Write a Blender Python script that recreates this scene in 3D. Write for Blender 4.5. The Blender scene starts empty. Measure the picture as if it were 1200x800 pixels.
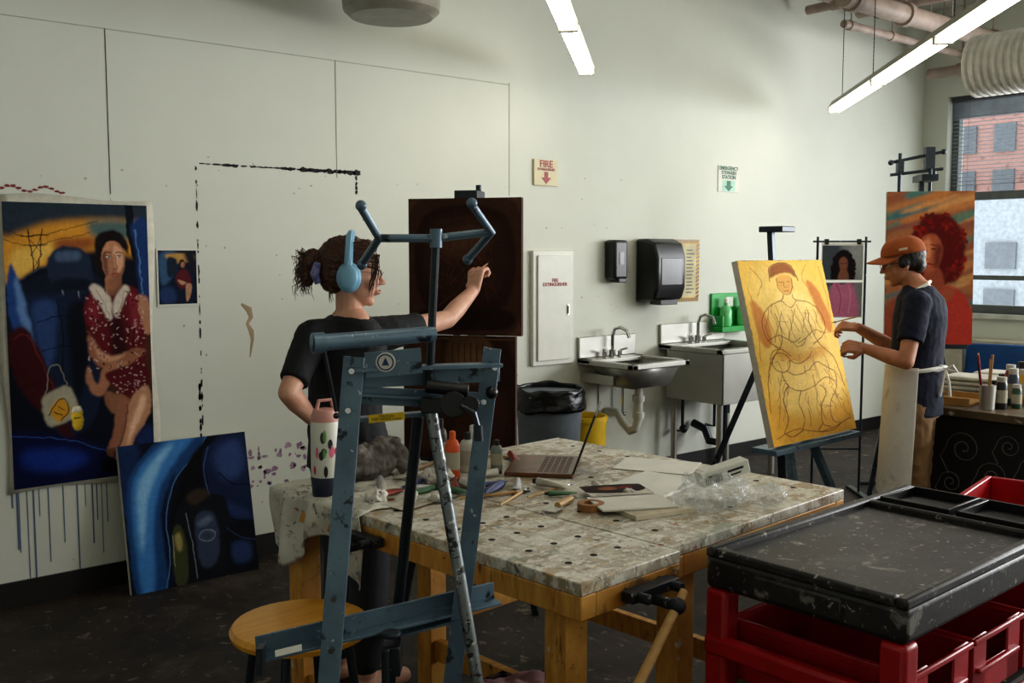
import bpy,bmesh,math,random
import numpy as np
from mathutils import Vector as V, Matrix, noise
random.seed(7)
R=random.random
sc=bpy.context.scene
COL=sc.collection
YAW=math.radians(50.5);PIT=math.radians(5.04);F=1167.0;H=1.55;CY=-4.7
fw=(math.cos(YAW),math.sin(YAW));rt=(math.sin(YAW),-math.cos(YAW))
RZ=YAW-math.pi/2
def ld(x,y,d):
    u=(x-600)/F;v=(400-y)/F
    s=d/(math.cos(PIT)+v*math.sin(PIT))
    return V((u*s,d,H+(v*math.cos(PIT)-math.sin(PIT))*s))
def wd(l,d,z=0): return V((fw[0]*d+rt[0]*l,CY+fw[1]*d+rt[1]*l,z))
def dirw(l,d,z=0): return V((fw[0]*d+rt[0]*l,fw[1]*d+rt[1]*l,z))
# ---------------------------------------------------------------- materials
def lin(c):
    r=[]
    for x in c[:3]:
        x=x/255.0
        r.append(x/12.92 if x<=.04045 else ((x+.055)/1.055)**2.4)
    return tuple(r)+(1.0,)
MC={}
def nodes(name):
    m=bpy.data.materials.new(name);m.use_nodes=True
    nt=m.node_tree;b=nt.nodes['Principled BSDF'];return m,nt,b
def coord(nt,scale=(1,1,1),off=(0,0,0)):
    tc=nt.nodes.new('ShaderNodeTexCoord');mp=nt.nodes.new('ShaderNodeMapping')
    mp.inputs['Scale'].default_value=scale;mp.inputs['Location'].default_value=off
    nt.links.new(tc.outputs['Object'],mp.inputs['Vector']);return mp.outputs['Vector']
def noi(nt,vec,scale,detail=4,rough=.55,dist=0):
    n=nt.nodes.new('ShaderNodeTexNoise');n.inputs['Scale'].default_value=scale;n.inputs['Detail'].default_value=detail
    n.inputs['Roughness'].default_value=rough;n.inputs['Distortion'].default_value=dist
    nt.links.new(vec,n.inputs['Vector']);return n.outputs['Fac']
def ramp(nt,fac,stops,interp='LINEAR'):
    r=nt.nodes.new('ShaderNodeValToRGB');r.color_ramp.interpolation=interp
    e=r.color_ramp.elements
    while len(e)<len(stops): e.new(.5)
    for i,(p,c) in enumerate(stops): e[i].position=p;e[i].color=c
    nt.links.new(fac,r.inputs['Fac']);return r.outputs['Color']
def mix(nt,fac,a,b,mode='MIX'):
    n=nt.nodes.new('ShaderNodeMix');n.data_type='RGBA';n.blend_type=mode
    for s,v in ((0,fac),(6,a),(7,b)):
        if isinstance(v,(int,float)): n.inputs[s].default_value=v
        elif isinstance(v,tuple): n.inputs[s].default_value=v
        else: nt.links.new(v,n.inputs[s])
    return n.outputs[2]
def bump(nt,b,h,st,dist=.01):
    n=nt.nodes.new('ShaderNodeBump');n.inputs['Strength'].default_value=st;n.inputs['Distance'].default_value=dist
    nt.links.new(h,n.inputs['Height']);nt.links.new(n.outputs['Normal'],b.inputs['Normal'])
def sc3(c,f): return tuple(min(1,x*f) for x in c[:3])+(1,)
def mat(name,col,rough=.6,metal=0,var=.15,scale=9,bmp=0,col2=None,stretch=(1,1,1),emis=0,alpha=1):
    if name in MC: return MC[name]
    m,nt,b=nodes(name);c=lin(col)
    vec=coord(nt,stretch);f=noi(nt,vec,scale,5)
    a=sc3(c,1-var);d=lin(col2) if col2 else sc3(c,1+var)
    cc=ramp(nt,f,[(.35,a),(.65,d)])
    nt.links.new(cc,b.inputs['Base Color'])
    b.inputs['Roughness'].default_value=rough;b.inputs['Metallic'].default_value=metal
    if bmp: bump(nt,b,f,bmp)
    if alpha<1: b.inputs['Alpha'].default_value=alpha
    MC[name]=m;return m
def splat(name,base,base2,layers,rough=.55,bscale=5,stretch=(1,1,1),metal=0,bmp=.2,wdt=.02,spec=.5):
    if name in MC: return MC[name]
    m,nt,b=nodes(name)
    v0=coord(nt,stretch);f=noi(nt,v0,bscale,6,.65)
    cur=ramp(nt,f,[(.35,lin(base)),(.65,lin(base2))])
    for i,L in enumerate(layers):
        c,s,t,e=L[:4];ww=L[4] if len(L)>4 else wdt;op=L[5] if len(L)>5 else 1
        st=e if isinstance(e,tuple) else (1,1,1)
        v=coord(nt,st,(i*7.3+1,i*3.1,i*5.7));n=noi(nt,v,s,6,.62,.5)
        msk=ramp(nt,n,[(t,(0,0,0,1)),(min(1,t+ww),(op,op,op,1))])
        cur=mix(nt,msk,cur,lin(c))
    nt.links.new(cur,b.inputs['Base Color']);b.inputs['Roughness'].default_value=rough;b.inputs['Metallic'].default_value=metal
    b.inputs['Specular IOR Level'].default_value=spec
    if bmp: bump(nt,b,f,bmp,.004)
    MC[name]=m;return m
def artmat():
    if 'art' in MC: return MC['art']
    m,nt,b=nodes('oil_paint_colours')
    a=nt.nodes.new('ShaderNodeAttribute');a.attribute_name='Col'
    vec=coord(nt,(1,1,.6));f=noi(nt,vec,40,6,.65,1.2)
    g=ramp(nt,f,[(.3,(.88,.88,.88,1)),(.7,(1.12,1.12,1.12,1))])
    nt.links.new(mix(nt,1.0,a.outputs['Color'],g,'MULTIPLY'),b.inputs['Base Color'])
    b.inputs['Roughness'].default_value=.7;b.inputs['Specular IOR Level'].default_value=.12;bump(nt,b,f,.1,.002)
    MC['art']=m;return m
# ---------------------------------------------------------------- mesh builder
class M:
    def __init__(s): s.v=[];s.f=[];s.m=[];s.k=0
    def add(s,vs,fs):
        o=len(s.v);s.v+= [V(q) for q in vs]
        for f in fs: s.f.append([i+o for i in f]);s.m.append(s.k)
        return s
    def box(s,c,z,rot=None):
        c=V(c);h=V(z)/2;vs=[]
        for x in (-1,1):
            for y in (-1,1):
                for w in (-1,1):
                    q=V((x*h.x,y*h.y,w*h.z))
                    if rot is not None: q=rot@q
                    vs.append(c+q)
        return s.add(vs,[(0,1,3,2),(4,6,7,5),(0,4,5,1),(2,3,7,6),(0,2,6,4),(1,5,7,3)])
    def bb(s,a,b): 
        a=V(a);b=V(b);return s.box((a+b)/2,b-a)
    def beam(s,a,b,w,t,up=(0,1,0)):
        a=V(a);b=V(b);z=(b-a).normalized();x=V(up).cross(z)
        if x.length<1e-4: x=V((1,0,0)).cross(z)
        x.normalize();y=z.cross(x)
        vs=[]
        for p in (a,b):
            for i,j in ((-1,-1),(1,-1),(1,1),(-1,1)): vs.append(p+x*i*w/2+y*j*t/2)
        return s.add(vs,[(3,2,1,0),(4,5,6,7),(0,1,5,4),(1,2,6,5),(2,3,7,6),(3,0,4,7)])
    def ang(s,a,b,w,t,up=(0,1,0)):
        a=V(a);b=V(b);z=(b-a).normalized();x=V(up).cross(z).normalized();y=z.cross(x)
        s.beam(a+y*0,b,w,t,up)
        o=x*(w/2-t/2)+y*(w*.45)
        return s.beam(a+o,b+o,t,w*.9,up)
    def cyl(s,a,b,r,r1=None,n=14):
        r1=r if r1 is None else r1
        return s.tube([a,b],[r,r1],n)
    def tube(s,pts,r,n=8,caps=True):
        pts=[V(p) for p in pts]
        if not isinstance(r,(list,tuple)): r=[r]*len(pts)
        vs=[];fs=[];px=None
        for i,p in enumerate(pts):
            d=(pts[min(i+1,len(pts)-1)]-pts[max(i-1,0)]).normalized()
            if px is None:
                px=d.orthogonal().normalized()
            else:
                px=(px-d*px.dot(d))
                if px.length<1e-5: px=d.orthogonal()
                px.normalize()
            py=d.cross(px)
            for k in range(n):
                a=2*math.pi*k/n;vs.append(p+(px*math.cos(a)+py*math.sin(a))*r[i])
        for i in range(len(pts)-1):
            for k in range(n):
                fs.append((i*n+k,i*n+(k+1)%n,(i+1)*n+(k+1)%n,(i+1)*n+k))
        if caps: fs.append(tuple(range(n))[::-1]);fs.append(tuple((len(pts)-1)*n+k for k in range(n)))
        return s.add(vs,fs)
    def ell(s,c,r,rot=None,a=18,b=10):
        c=V(c);r=(r,r,r) if isinstance(r,(int,float)) else r
        vs=[];fs=[]
        def P(th,ph):
            q=V((r[0]*math.sin(th)*math.cos(ph),r[1]*math.sin(th)*math.sin(ph),r[2]*math.cos(th)))
            if rot is not None: q=rot@q
            return c+q
        vs.append(P(0,0))
        for i in range(1,b):
            for j in range(a): vs.append(P(math.pi*i/b,2*math.pi*j/a))
        vs.append(P(math.pi,0))
        for j in range(a): fs.append((0,1+j,1+(j+1)%a))
        for i in range(b-2):
            for j in range(a): fs.append((1+i*a+j,1+(i+1)*a+j,1+(i+1)*a+(j+1)%a,1+i*a+(j+1)%a))
        L=len(vs)-1
        for j in range(a): fs.append((L,1+(b-2)*a+(j+1)%a,1+(b-2)*a+j))
        return s.add(vs,fs)
    def cap(s,a,b,ra,rb=None,n=14):
        rb=ra if rb is None else rb
        s.tube([a,b],[ra,rb],n);s.ell(a,ra,a=14,b=8);return s.ell(b,rb,a=14,b=8)
    def chain(s,pts,rs):
        for i in range(len(pts)-1): s.cap(pts[i],pts[i+1],rs[i],rs[i+1])
        return s
    def lathe(s,prof,c=(0,0,0),n=24,sx=1,sy=1):
        c=V(c);vs=[];fs=[]
        for r,z in prof:
            for k in range(n):
                a=2*math.pi*k/n;vs.append(c+V((r*sx*math.cos(a),r*sy*math.sin(a),z)))
        for i in range(len(prof)-1):
            for k in range(n): fs.append((i*n+k,i*n+(k+1)%n,(i+1)*n+(k+1)%n,(i+1)*n+k))
        fs.append(tuple(range(n))[::-1]);fs.append(tuple((len(prof)-1)*n+k for k in range(n)))
        return s.add(vs,fs)
    def rings(s,rs,n=24):
        vs=[];fs=[]
        for c,rx,ry,yw in rs:
            c=V(c)
            for k in range(n):
                a=2*math.pi*k/n;x=rx*math.cos(a);y=ry*math.sin(a)
                vs.append(c+V((x*math.cos(yw)-y*math.sin(yw),x*math.sin(yw)+y*math.cos(yw),0)))
        for i in range(len(rs)-1):
            for k in range(n): fs.append((i*n+k,i*n+(k+1)%n,(i+1)*n+(k+1)%n,(i+1)*n+k))
        fs.append(tuple(range(n))[::-1]);fs.append(tuple((len(rs)-1)*n+k for k in range(n)))
        return s.add(vs,fs)
    def grid(s,fn,nu,nv):
        vs=[];fs=[]
        for i in range(nu+1):
            for j in range(nv+1): vs.append(fn(i/nu,j/nv))
        for i in range(nu):
            for j in range(nv): fs.append((i*(nv+1)+j,(i+1)*(nv+1)+j,(i+1)*(nv+1)+j+1,i*(nv+1)+j+1))
        return s.add(vs,fs)
    def prism(s,poly,t,mtx=None):
        n=len(poly);vs=[V((x,0,z)) for x,z in poly]+[V((x,t,z)) for x,z in poly]
        if mtx is not None: vs=[mtx@q for q in vs]
        return s.add(vs,[tuple(range(n)),tuple(range(2*n-1,n-1,-1))]+[(i,(i+1)%n,n+(i+1)%n,n+i) for i in range(n)])
def link(o,par=None):
    COL.objects.link(o)
    if par is not None: o.parent=par
    return o
def thing(name,label,cat,loc=(0,0,0),rz=0,mtx=None,group=None):
    e=bpy.data.objects.new(name,None);COL.objects.link(e);e.empty_display_size=.05
    if mtx is not None: e.matrix_world=mtx
    else: e.location=loc;e.rotation_euler=(0,0,rz)
    e['label']=label;e['category']=cat
    if group:e['group']=group
    return e
def part(name,m,mats,par=None,loc=None,rz=0,ang=35,bev=0,rem=0,smi=3,sol=0,label=None,cat=None,kind=None,disp=0,dsc=.1,mid=.5,mtx=None,group=None):
    me=bpy.data.meshes.new(name)
    me.from_pydata([tuple(q) for q in m.v],[],m.f)
    if not isinstance(mats,(list,tuple)): mats=[mats]
    for q in mats: me.materials.append(q)
    me.polygons.foreach_set('material_index',m.m)
    if not sol:
        b=bmesh.new();b.from_mesh(me);bmesh.ops.recalc_face_normals(b,faces=b.faces);b.to_mesh(me);b.free()
    o=bpy.data.objects.new(name,me);link(o,par)
    if mtx is not None:o.matrix_world=mtx
    elif loc is not None or rz: o.location=loc or (0,0,0);o.rotation_euler=(0,0,rz)
    if rem:
        q=o.modifiers.new('r','REMESH');q.mode='VOXEL';q.voxel_size=rem;q.use_smooth_shade=True
        q=o.modifiers.new('s','SMOOTH');q.factor=.5;q.iterations=smi
    if disp:
        t=bpy.data.textures.new('t','CLOUDS');t.noise_scale=dsc
        q=o.modifiers.new('d','DISPLACE');q.texture=t;q.strength=disp;q.mid_level=mid
    if rem or disp:
        bpy.context.view_layer.update();dg=bpy.context.evaluated_depsgraph_get()
        nm=bpy.data.meshes.new_from_object(o.evaluated_get(dg));o.modifiers.clear();old=o.data;o.data=nm;nm.name=name
        if not nm.materials:
            for q in mats: nm.materials.append(q)
        bpy.data.meshes.remove(old);me=nm
        me.polygons.foreach_set('use_smooth',[True]*len(me.polygons))
    else:
        me.polygons.foreach_set('use_smooth',[True]*len(me.polygons))
        if not sol: me.set_sharp_from_angle(angle=math.radians(ang))
    if sol: q=o.modifiers.new('so','SOLIDIFY');q.thickness=sol
    if bev: q=o.modifiers.new('b','BEVEL');q.width=bev;q.segments=3 if bev>.01 else 2;q.limit_method='ANGLE'
    if label:o['label']=label
    if cat:o['category']=cat
    if kind:o['kind']=kind
    if group:o['group']=group
    return o
def text(name,s,size,par,loc,rot,mt,ext=.0005,align='CENTER',**k):
    cu=bpy.data.curves.new(name,'FONT');cu.body=s;cu.size=size;cu.align_x=align;cu.align_y='CENTER';cu.extrude=ext;cu.offset=k.get('bold',0)
    cu.space_line=.85
    o=bpy.data.objects.new('tmp',cu);COL.objects.link(o)
    bpy.context.view_layer.update();dg=bpy.context.evaluated_depsgraph_get()
    me=bpy.data.meshes.new_from_object(o.evaluated_get(dg));bpy.data.objects.remove(o)
    me.materials.clear();me.materials.append(mt)
    q=bpy.data.objects.new(name,me);link(q,par);q.location=loc;q.rotation_euler=rot;return q
FR=(math.pi/2,0,0)
def frame(o,x,z):
    x=V(x).normalized();z=V(z);z=(z-x*z.dot(x)).normalized();y=z.cross(x)
    m=Matrix((x,y,z)).transposed().to_4x4();m.translation=V(o);return m
# ---------------------------------------------------------------- painted surfaces (vertex colours)
def sm(p,n=5):
    r=[];L=len(p)
    for i in range(L):
        a,b,c,d=[V(p[(i+k-1)%L][:2]) for k in range(4)]
        for j in range(n):
            t=j/n;r.append(.5*((2*b)+(c-a)*t+(2*a-5*b+4*c-d)*t*t+(3*b-a-3*c+d)*t**3))
    return r
def EL(cx,cy,rx,ry,rot=0,n=12):
    o=[]
    for k in range(n):
        a=2*math.pi*k/n;x=rx*math.cos(a);y=ry*math.sin(a);c=math.cos(rot);s=math.sin(rot)
        o.append((cx+x*c-y*s,cy+x*s+y*c))
    return o
def rect(a,b,c,d): return [(a,b),(c,b),(c,d),(a,d)]
rng=np.random.default_rng(5)
def pn(h,w,cell,cx=None):
    cx=cx or cell
    g=rng.random((int(h/cell)+3,int(w/cx)+3))
    y=np.arange(h)/cell;x=np.arange(w)/cx
    yi=y.astype(int);xi=x.astype(int);fy=(y-yi)[:,None];fx=(x-xi)[None,:]
    fy=fy*fy*(3-2*fy);fx=fx*fx*(3-2*fx)
    a=g[yi][:,xi];b=g[yi][:,xi+1];c=g[yi+1][:,xi];d=g[yi+1][:,xi+1]
    return a*(1-fx)*(1-fy)+b*fx*(1-fy)+c*(1-fx)*fy+d*fx*fy
def blur(a,r):
    r=int(r)
    if r<1: return a
    for ax in (0,1):
        p=[(0,0),(0,0)];p[ax]=(r+1,r)
        q=np.cumsum(np.pad(a,p,mode='edge'),axis=ax)
        n=a.shape[ax]
        a=(np.take(q,np.arange(2*r+1,2*r+1+n),axis=ax)-np.take(q,np.arange(0,n),axis=ax))/(2*r+1)
    return a
def art(name,par,W,Hh,items,bb,y0=-.001,N=300,emb=.5,warp=1.0,grain=.22,label=None):
    x0,yt,x1,yb=bb;mx=max(x1-x0,yb-yt);rs=N/mx
    w=int((x1-x0)*rs)+1;h=int((yb-yt)*rs)+1
    X,Y=np.meshgrid(np.linspace(x0,x1,w),np.linspace(yt,yb,h))
    wa=mx*.006*warp
    X=X+(pn(h,w,7)-.5)*wa+(pn(h,w,22)-.5)*wa;Y=Y+(pn(h,w,7)-.5)*wa+(pn(h,w,22)-.5)*wa
    img=np.zeros((h,w,3))
    for it in items:
        k,c,pts=it[:3];c=np.array(lin(c)[:3])
        if k in 'prb':
            P=[V(q[:2]) for q in pts] if k=='r' else sm(pts)
            ins=np.zeros((h,w),bool)
            for i in range(len(P)):
                a=P[i];b=P[(i+1)%len(P)]
                if a.y==b.y: continue
                ins^=((a.y>Y)!=(b.y>Y))&(X<(b.x-a.x)*(Y-a.y)/(b.y-a.y)+a.x)
            m=blur(ins.astype(float),1)
            if k=='b': m=blur(blur(m,it[3]*rs),it[3]*rs)
            sh=1.0
            if k=='p' and emb:
                ext_=math.sqrt(max(1,ins.sum()));kk=max(1,ext_*.16);B=blur(blur(ins.astype(float),kk),kk)
                gy,gx=np.gradient(B);L=np.clip((gx*.8+gy)*kk*2.4,-1,1)
                sh=(1+emb*L)[...,None]
            img=img*(1-m[...,None])+np.clip(c*sh,0,1)*m[...,None]
        else:
            wd_=it[3];P=[V(q[:2]) for q in pts]
            if len(P)>2:
                Q=[]
                for q in range(len(P)-1):
                    a,b,c2,d=P[max(q-1,0)],P[q],P[q+1],P[min(q+2,len(P)-1)]
                    for j in range(4):
                        t=j/4;Q.append(.5*((2*b)+(c2-a)*t+(2*a-5*b+4*c2-d)*t*t+(3*b-a-3*c2+d)*t**3))
                Q.append(P[-1]);P=Q
            D=np.full((h,w),1e9)
            for q in range(len(P)-1):
                a=P[q];b=P[q+1];dx=b.x-a.x;dy=b.y-a.y;l2=dx*dx+dy*dy+1e-9
                t=np.clip(((X-a.x)*dx+(Y-a.y)*dy)/l2,0,1)
                D=np.minimum(D,(X-a.x-t*dx)**2+(Y-a.y-t*dy)**2)
            m=np.clip((wd_/2-np.sqrt(D))*rs+.5,0,1)[...,None]
            img=img*(1-m)+c*m
    g=1-grain/2+grain*(.5*pn(h,w,3,9)+.3*pn(h,w,6,3)+.2*pn(h,w,30))
    img=np.clip(img*g[...,None],0,1)
    vx,vz=np.meshgrid(np.linspace(0,W,w),np.linspace(Hh,0,h))
    co=np.stack([vx.ravel(),np.full(w*h,y0),vz.ravel()],1).astype(np.float32)
    idx=np.arange(w*h).reshape(h,w)
    q=np.stack([idx[1:,:-1].ravel(),idx[1:,1:].ravel(),idx[:-1,1:].ravel(),idx[:-1,:-1].ravel()],1)
    me=bpy.data.meshes.new(name);me.vertices.add(w*h);me.vertices.foreach_set('co',co.ravel())
    nf=len(q);me.loops.add(nf*4);me.loops.foreach_set('vertex_index',q.ravel().astype(np.int32));me.polygons.add(nf)
    me.polygons.foreach_set('loop_start',(np.arange(nf)*4).astype(np.int32));me.update(calc_edges=True)
    ca=me.color_attributes.new('Col','FLOAT_COLOR','POINT')
    cc=np.ones((w*h,4),np.float32);cc[:,:3]=img.reshape(-1,3);ca.data.foreach_set('color',cc.ravel())
    me.materials.append(artmat());o=bpy.data.objects.new(name,me);link(o,par)
    if label:o['label']=label
    return o
# ---------------------------------------------------------------- common materials
WALL=splat('wall_paint',(205,207,196),(210,212,201),[],rough=.75,bscale=1.2,bmp=.03)
FLOOR=splat('stained_floor',(26,20,16),(50,39,31),[((84,74,64),2.2,.56,0,.12,.7),((120,108,92),16,.62,0,.04,.8),((20,15,12),5,.58,0,.08),((150,140,125),40,.68,0,.03),((96,84,74),9,.62,(3,1,1),.08,.7)],rough=.7,bscale=3,bmp=.15)
CEIL=mat('ceiling_paint',(190,190,180),.8,var=.05)
BASEB=mat('rubber_baseboard',(24,22,22),.5)
BLACK=mat('black_plastic',(18,18,20),.35,var=.2)
STEEL=mat('brushed_steel',(176,175,168),.42,.85,var=.06,scale=3)
CHROME=mat('chrome',(200,200,200),.15,1,var=.05)
WHITE=mat('white_enamel',(210,210,200),.45,var=.04)
PAPER=mat('white_paper',(212,210,200),.7,var=.05)
CANV=mat('raw_canvas_edge',(200,196,182),.85,var=.08,scale=30)
RED=mat('red_plastic',(160,12,20),.35,var=.15)
BLUEST=splat('worn_blue_enamel_steel',(82,102,118),(106,130,146),[((34,42,50),22,.60,0,.05),((180,186,188),60,.66,0)],rough=.36,bscale=6,metal=.25,bmp=.1)
DKST=splat('dark_worn_steel',(40,45,50),(60,67,74),[((130,135,135),45,.66,0)],rough=.35,metal=.6,bmp=.05)
SKW=mat('skin_light',(204,152,128),.5,var=.06,scale=14,col2=(218,170,146))
SKG=mat('skin_tan',(170,112,80),.5,var=.07,scale=14,col2=(188,130,98))
# ---------------------------------------------------------------- room
XW=8.7;XL=-2.2;YF=-9.0;ZC=3.7
def struct(name,m,mt,**k): return part(name,m,mt,kind='structure',**k)
struct('floor',M().bb((XL,YF,-.1),(XW+.3,.15,0)),FLOOR)
struct('ceiling',M().bb((XL,YF,ZC),(XW+.3,.15,ZC+.1)),CEIL)
struct('wall_back',M().bb((XL,0,0),(XW+.3,.15,ZC)),WALL)
struct('wall_left',M().bb((XL-.15,YF,0),(XL,.15,ZC)),WALL)
struct('wall_front',M().bb((XL,YF-.15,0),(XW+.3,YF,ZC)),WALL)
wins=[(-.23,-1.75),(-2.3,-3.8),(-4.35,-5.85),(-6.4,-7.9)]
zb,zt=1.03,2.93
m=M();m.bb((XW,YF,0),(XW+.3,0,zb));m.bb((XW,YF,zt),(XW+.3,0,ZC))
edges=[0]+[y for w in wins for y in w]+[YF]
for i in range(0,len(edges),2): m.bb((XW,edges[i+1],zb),(XW+.3,edges[i],zt))
struct('wall_right',m,WALL)
struct('baseboard_back',M().bb((XL,-.012,0),(XW,0,.11)),BASEB)
struct('baseboard_right',M().bb((XW-.012,YF,0),(XW,0,.11)),BASEB)
FRM=mat('grey_window_frame',(96,100,98),.5)
SILL=mat('painted_sill',(188,188,178),.5)
m_gl=bpy.data.materials.new('window_glass');m_gl.use_nodes=True
nt=m_gl.node_tree;nt.nodes.clear()
o_=nt.nodes.new('ShaderNodeOutputMaterial');t_=nt.nodes.new('ShaderNodeBsdfTransparent');g_=nt.nodes.new('ShaderNodeBsdfGlossy');g_.inputs['Roughness'].default_value=.05
x_=nt.nodes.new('ShaderNodeMixShader');x_.inputs[0].default_value=.05
nt.links.new(t_.outputs[0],x_.inputs[1]);nt.links.new(g_.outputs[0],x_.inputs[2]);nt.links.new(x_.outputs[0],o_.inputs[0])
for i,(a,b) in enumerate(wins):
    m=M();x0,x1=XW+.1,XW+.17
    for y in (a-.03,b+.03): m.bb((x0,min(y-.03,y+.03),zb),(x1,y+.03,zt))
    m.bb((x0,b,zb),(x1,a,zb+.07));m.bb((x0,b,zt-.07),(x1,a,zt));m.bb((x0-.02,b,2.02),(x1,a,2.09))
    m.bb((x0,b,1.32),(x1,a,1.36))
    m.k=1;m.bb((x0+.035,b,zb),(x0+.04,a,zt))
    m.k=2;m.bb((XW-.06,b-.05,zb-.04),(XW+.1,a+.05,zb))
    struct('window_%d'%(i+1),m,[FRM,m_gl,SILL])
part('radiator_cover',M().bb((XW-.28,-8,0),(XW,-.12,.78)).bb((XW-.31,-8,.78),(XW,-.1,.82)),mat('cream_metal',(176,170,150),.5),bev=.005,label='cream painted metal radiator cover below the windows',cat='radiator cover')
bl=thing('venetian_blind','grey metal venetian blind half lowered over the window','blind',(XW+.05,-.25,zt))
m=M()
for i in range(28):
    z=-.06-(i*.014 if i<10 else .14+(i-10)*.034)
    m.box((0,-.74,z),(.024,1.46,.0014),Matrix.Rotation(.45 if i<10 else .12,3,'Y'))
part('slats',m,mat('blind_slat',(140,146,150),.5),bl)
part('head_rail',M().bb((-.02,-1.48,-.045),(.03,0,0)),mat('blind_rail',(60,62,64),.5),bl)
for y in (-.15,-.75,-1.3): part('cord',M().cyl((0,y,-.95),(0,y,-.03),.0015,n=5),BLACK,bl)
BR=splat('pale_brick',(160,118,108),(172,132,122),[((134,96,88),3,.6,0)],rough=.8,bscale=8)
def building(x,y0,y1,z0,z1,mt,label,wx,wz,dx,dz,gc,ya,yb):
    b=thing('building',label,'building',(x,y0,0))
    part('facade',M().bb((0,y1-y0,z0),(6,0,z1)),mt,b)
    wm=M().box((0,0,0),(.1,wx,wz));base=None
    g=mat('far_glass_%d'%gc,(gc,gc+6,gc+12),.5)
    for i in range(int(abs(y1-y0)/dx)):
        yy=-dx*(i+.5)
        if not (yb<y0+yy<ya): continue
        for j in range(int((z1+2.6)/dz)):
            l=(-.04,yy,-3+dz*(j+.6))
            if base is None: base=part('window',wm,[g],b,loc=l);continue
            c=base.copy();COL.objects.link(c);c.parent=b;c.location=l
building(34,14,7,-8,13,BR,'pale pink brick high-rise building across the street',.7,.9,1.3,1.5,92,14,7)
building(27,16,-4,-8,3.0,mat('pale_concrete',(150,156,160),.8),'low pale concrete building across the street',.8,.7,1.3,1.25,98,12,2)
# ---------------------------------------------------------------- wall marks (trim)
MK=mat('torn_black_edge',(26,24,22),.8);MKB=mat('blue_paint_drip',(84,104,136),.6);MKP=mat('purple_paint_smudge',(140,104,136),.7,col2=(170,148,164));MKR=mat('red_paint_smear',(120,35,40),.6);MKT=mat('tan_smear',(160,140,110),.7)
def blobm(m,x,z,rx,rz_,y=-.001,n=10):
    a0=R()*6;vs=[(x+rx*math.cos(a0+2*math.pi*k/n)*(.6+.6*R()),y,z+rz_*math.sin(a0+2*math.pi*k/n)*(.6+.6*R())) for k in range(n)]
    m.add(vs,[tuple(range(n))])
def wallquads(name,qs,mt):
    m=M()
    for (x0,z0,x1,z1) in qs: m.bb((x0,-.0025,z0),(x1,0,z1))
    struct(name,m,mt)
m=M();m.bb((1.4998,-.002,1.82),(1.5028,0,2.56))
x=1.92
while x<2.79:
    w=.02+R()*.04;h=.003+R()*.007
    if x>2.45: h+=.007
    blobm(m,x+w/2,1.982,w*.7,h);x+=w*.8+R()*.02*(1 if x<2.4 else .2)
z=.6
while z<1.98:
    h=.01+R()*.05;blobm(m,1.905,z+h/2,.0025+R()*.0035,h*.6);z+=h+R()*.06
for z in (1.88,1.9,1.925,1.955): blobm(m,2.79,z,.008,.014)
for i in range(22): blobm(m,1.894,.62+.36*R(),.004+.004*R(),.014)
struct('trim_1',m,MK)
wallquads('trim_2',[(2.672,1.95,2.6742,2.56),(3.85,1.9,3.8525,2.57),(-2,2.555,3.85,2.559),(1.499,.5,1.502,1.8)],mat('panel_seam',(164,165,154),.8))
qs=[]
for i in range(18):
    x=1.02+R()*.62;l=.05+R()*.36;qs.append((x,.5-l,x+.002+R()*.004,.53))
wallquads('trim_3',qs,MKB)
m=M()
for i in range(50): blobm(m,2.14+R()*.5,.36+R()*.2,.004+R()*.02,.004+R()*.016)
for i in range(14): blobm(m,1.7+R()*.2,.1+R()*.3,.006+R()*.014,.006+R()*.016)
struct('trim_4',m,MKP)
m=M()
for i in range(12): blobm(m,1.05+i*.022,1.83+.012*math.sin(i),.014,.006)
struct('trim_5',m,MKR)
m=M();m.tube([(2.12,-.0,1.30),(2.16,-.0,1.27),(2.17,0,1.23),(2.15,-.0,1.2),(2.17,0,1.16),(2.175,-.0,1.12),(2.16,-.0,1.03)],[.006,.018,.012,.009,.014,.009,.003],6)
m.v=[V((q.x,q.y*.1-.0005,q.z)) for q in m.v];struct('trim_6',m,MKT)
m=M()
for i in range(130): blobm(m,1.0+R()*4,.15+R()*1.9,.002+R()*.007,.002+R()*.006)
struct('trim_7',m,mat('wall_scuff',(164,156,138),.8,col2=(178,172,156)))
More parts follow.
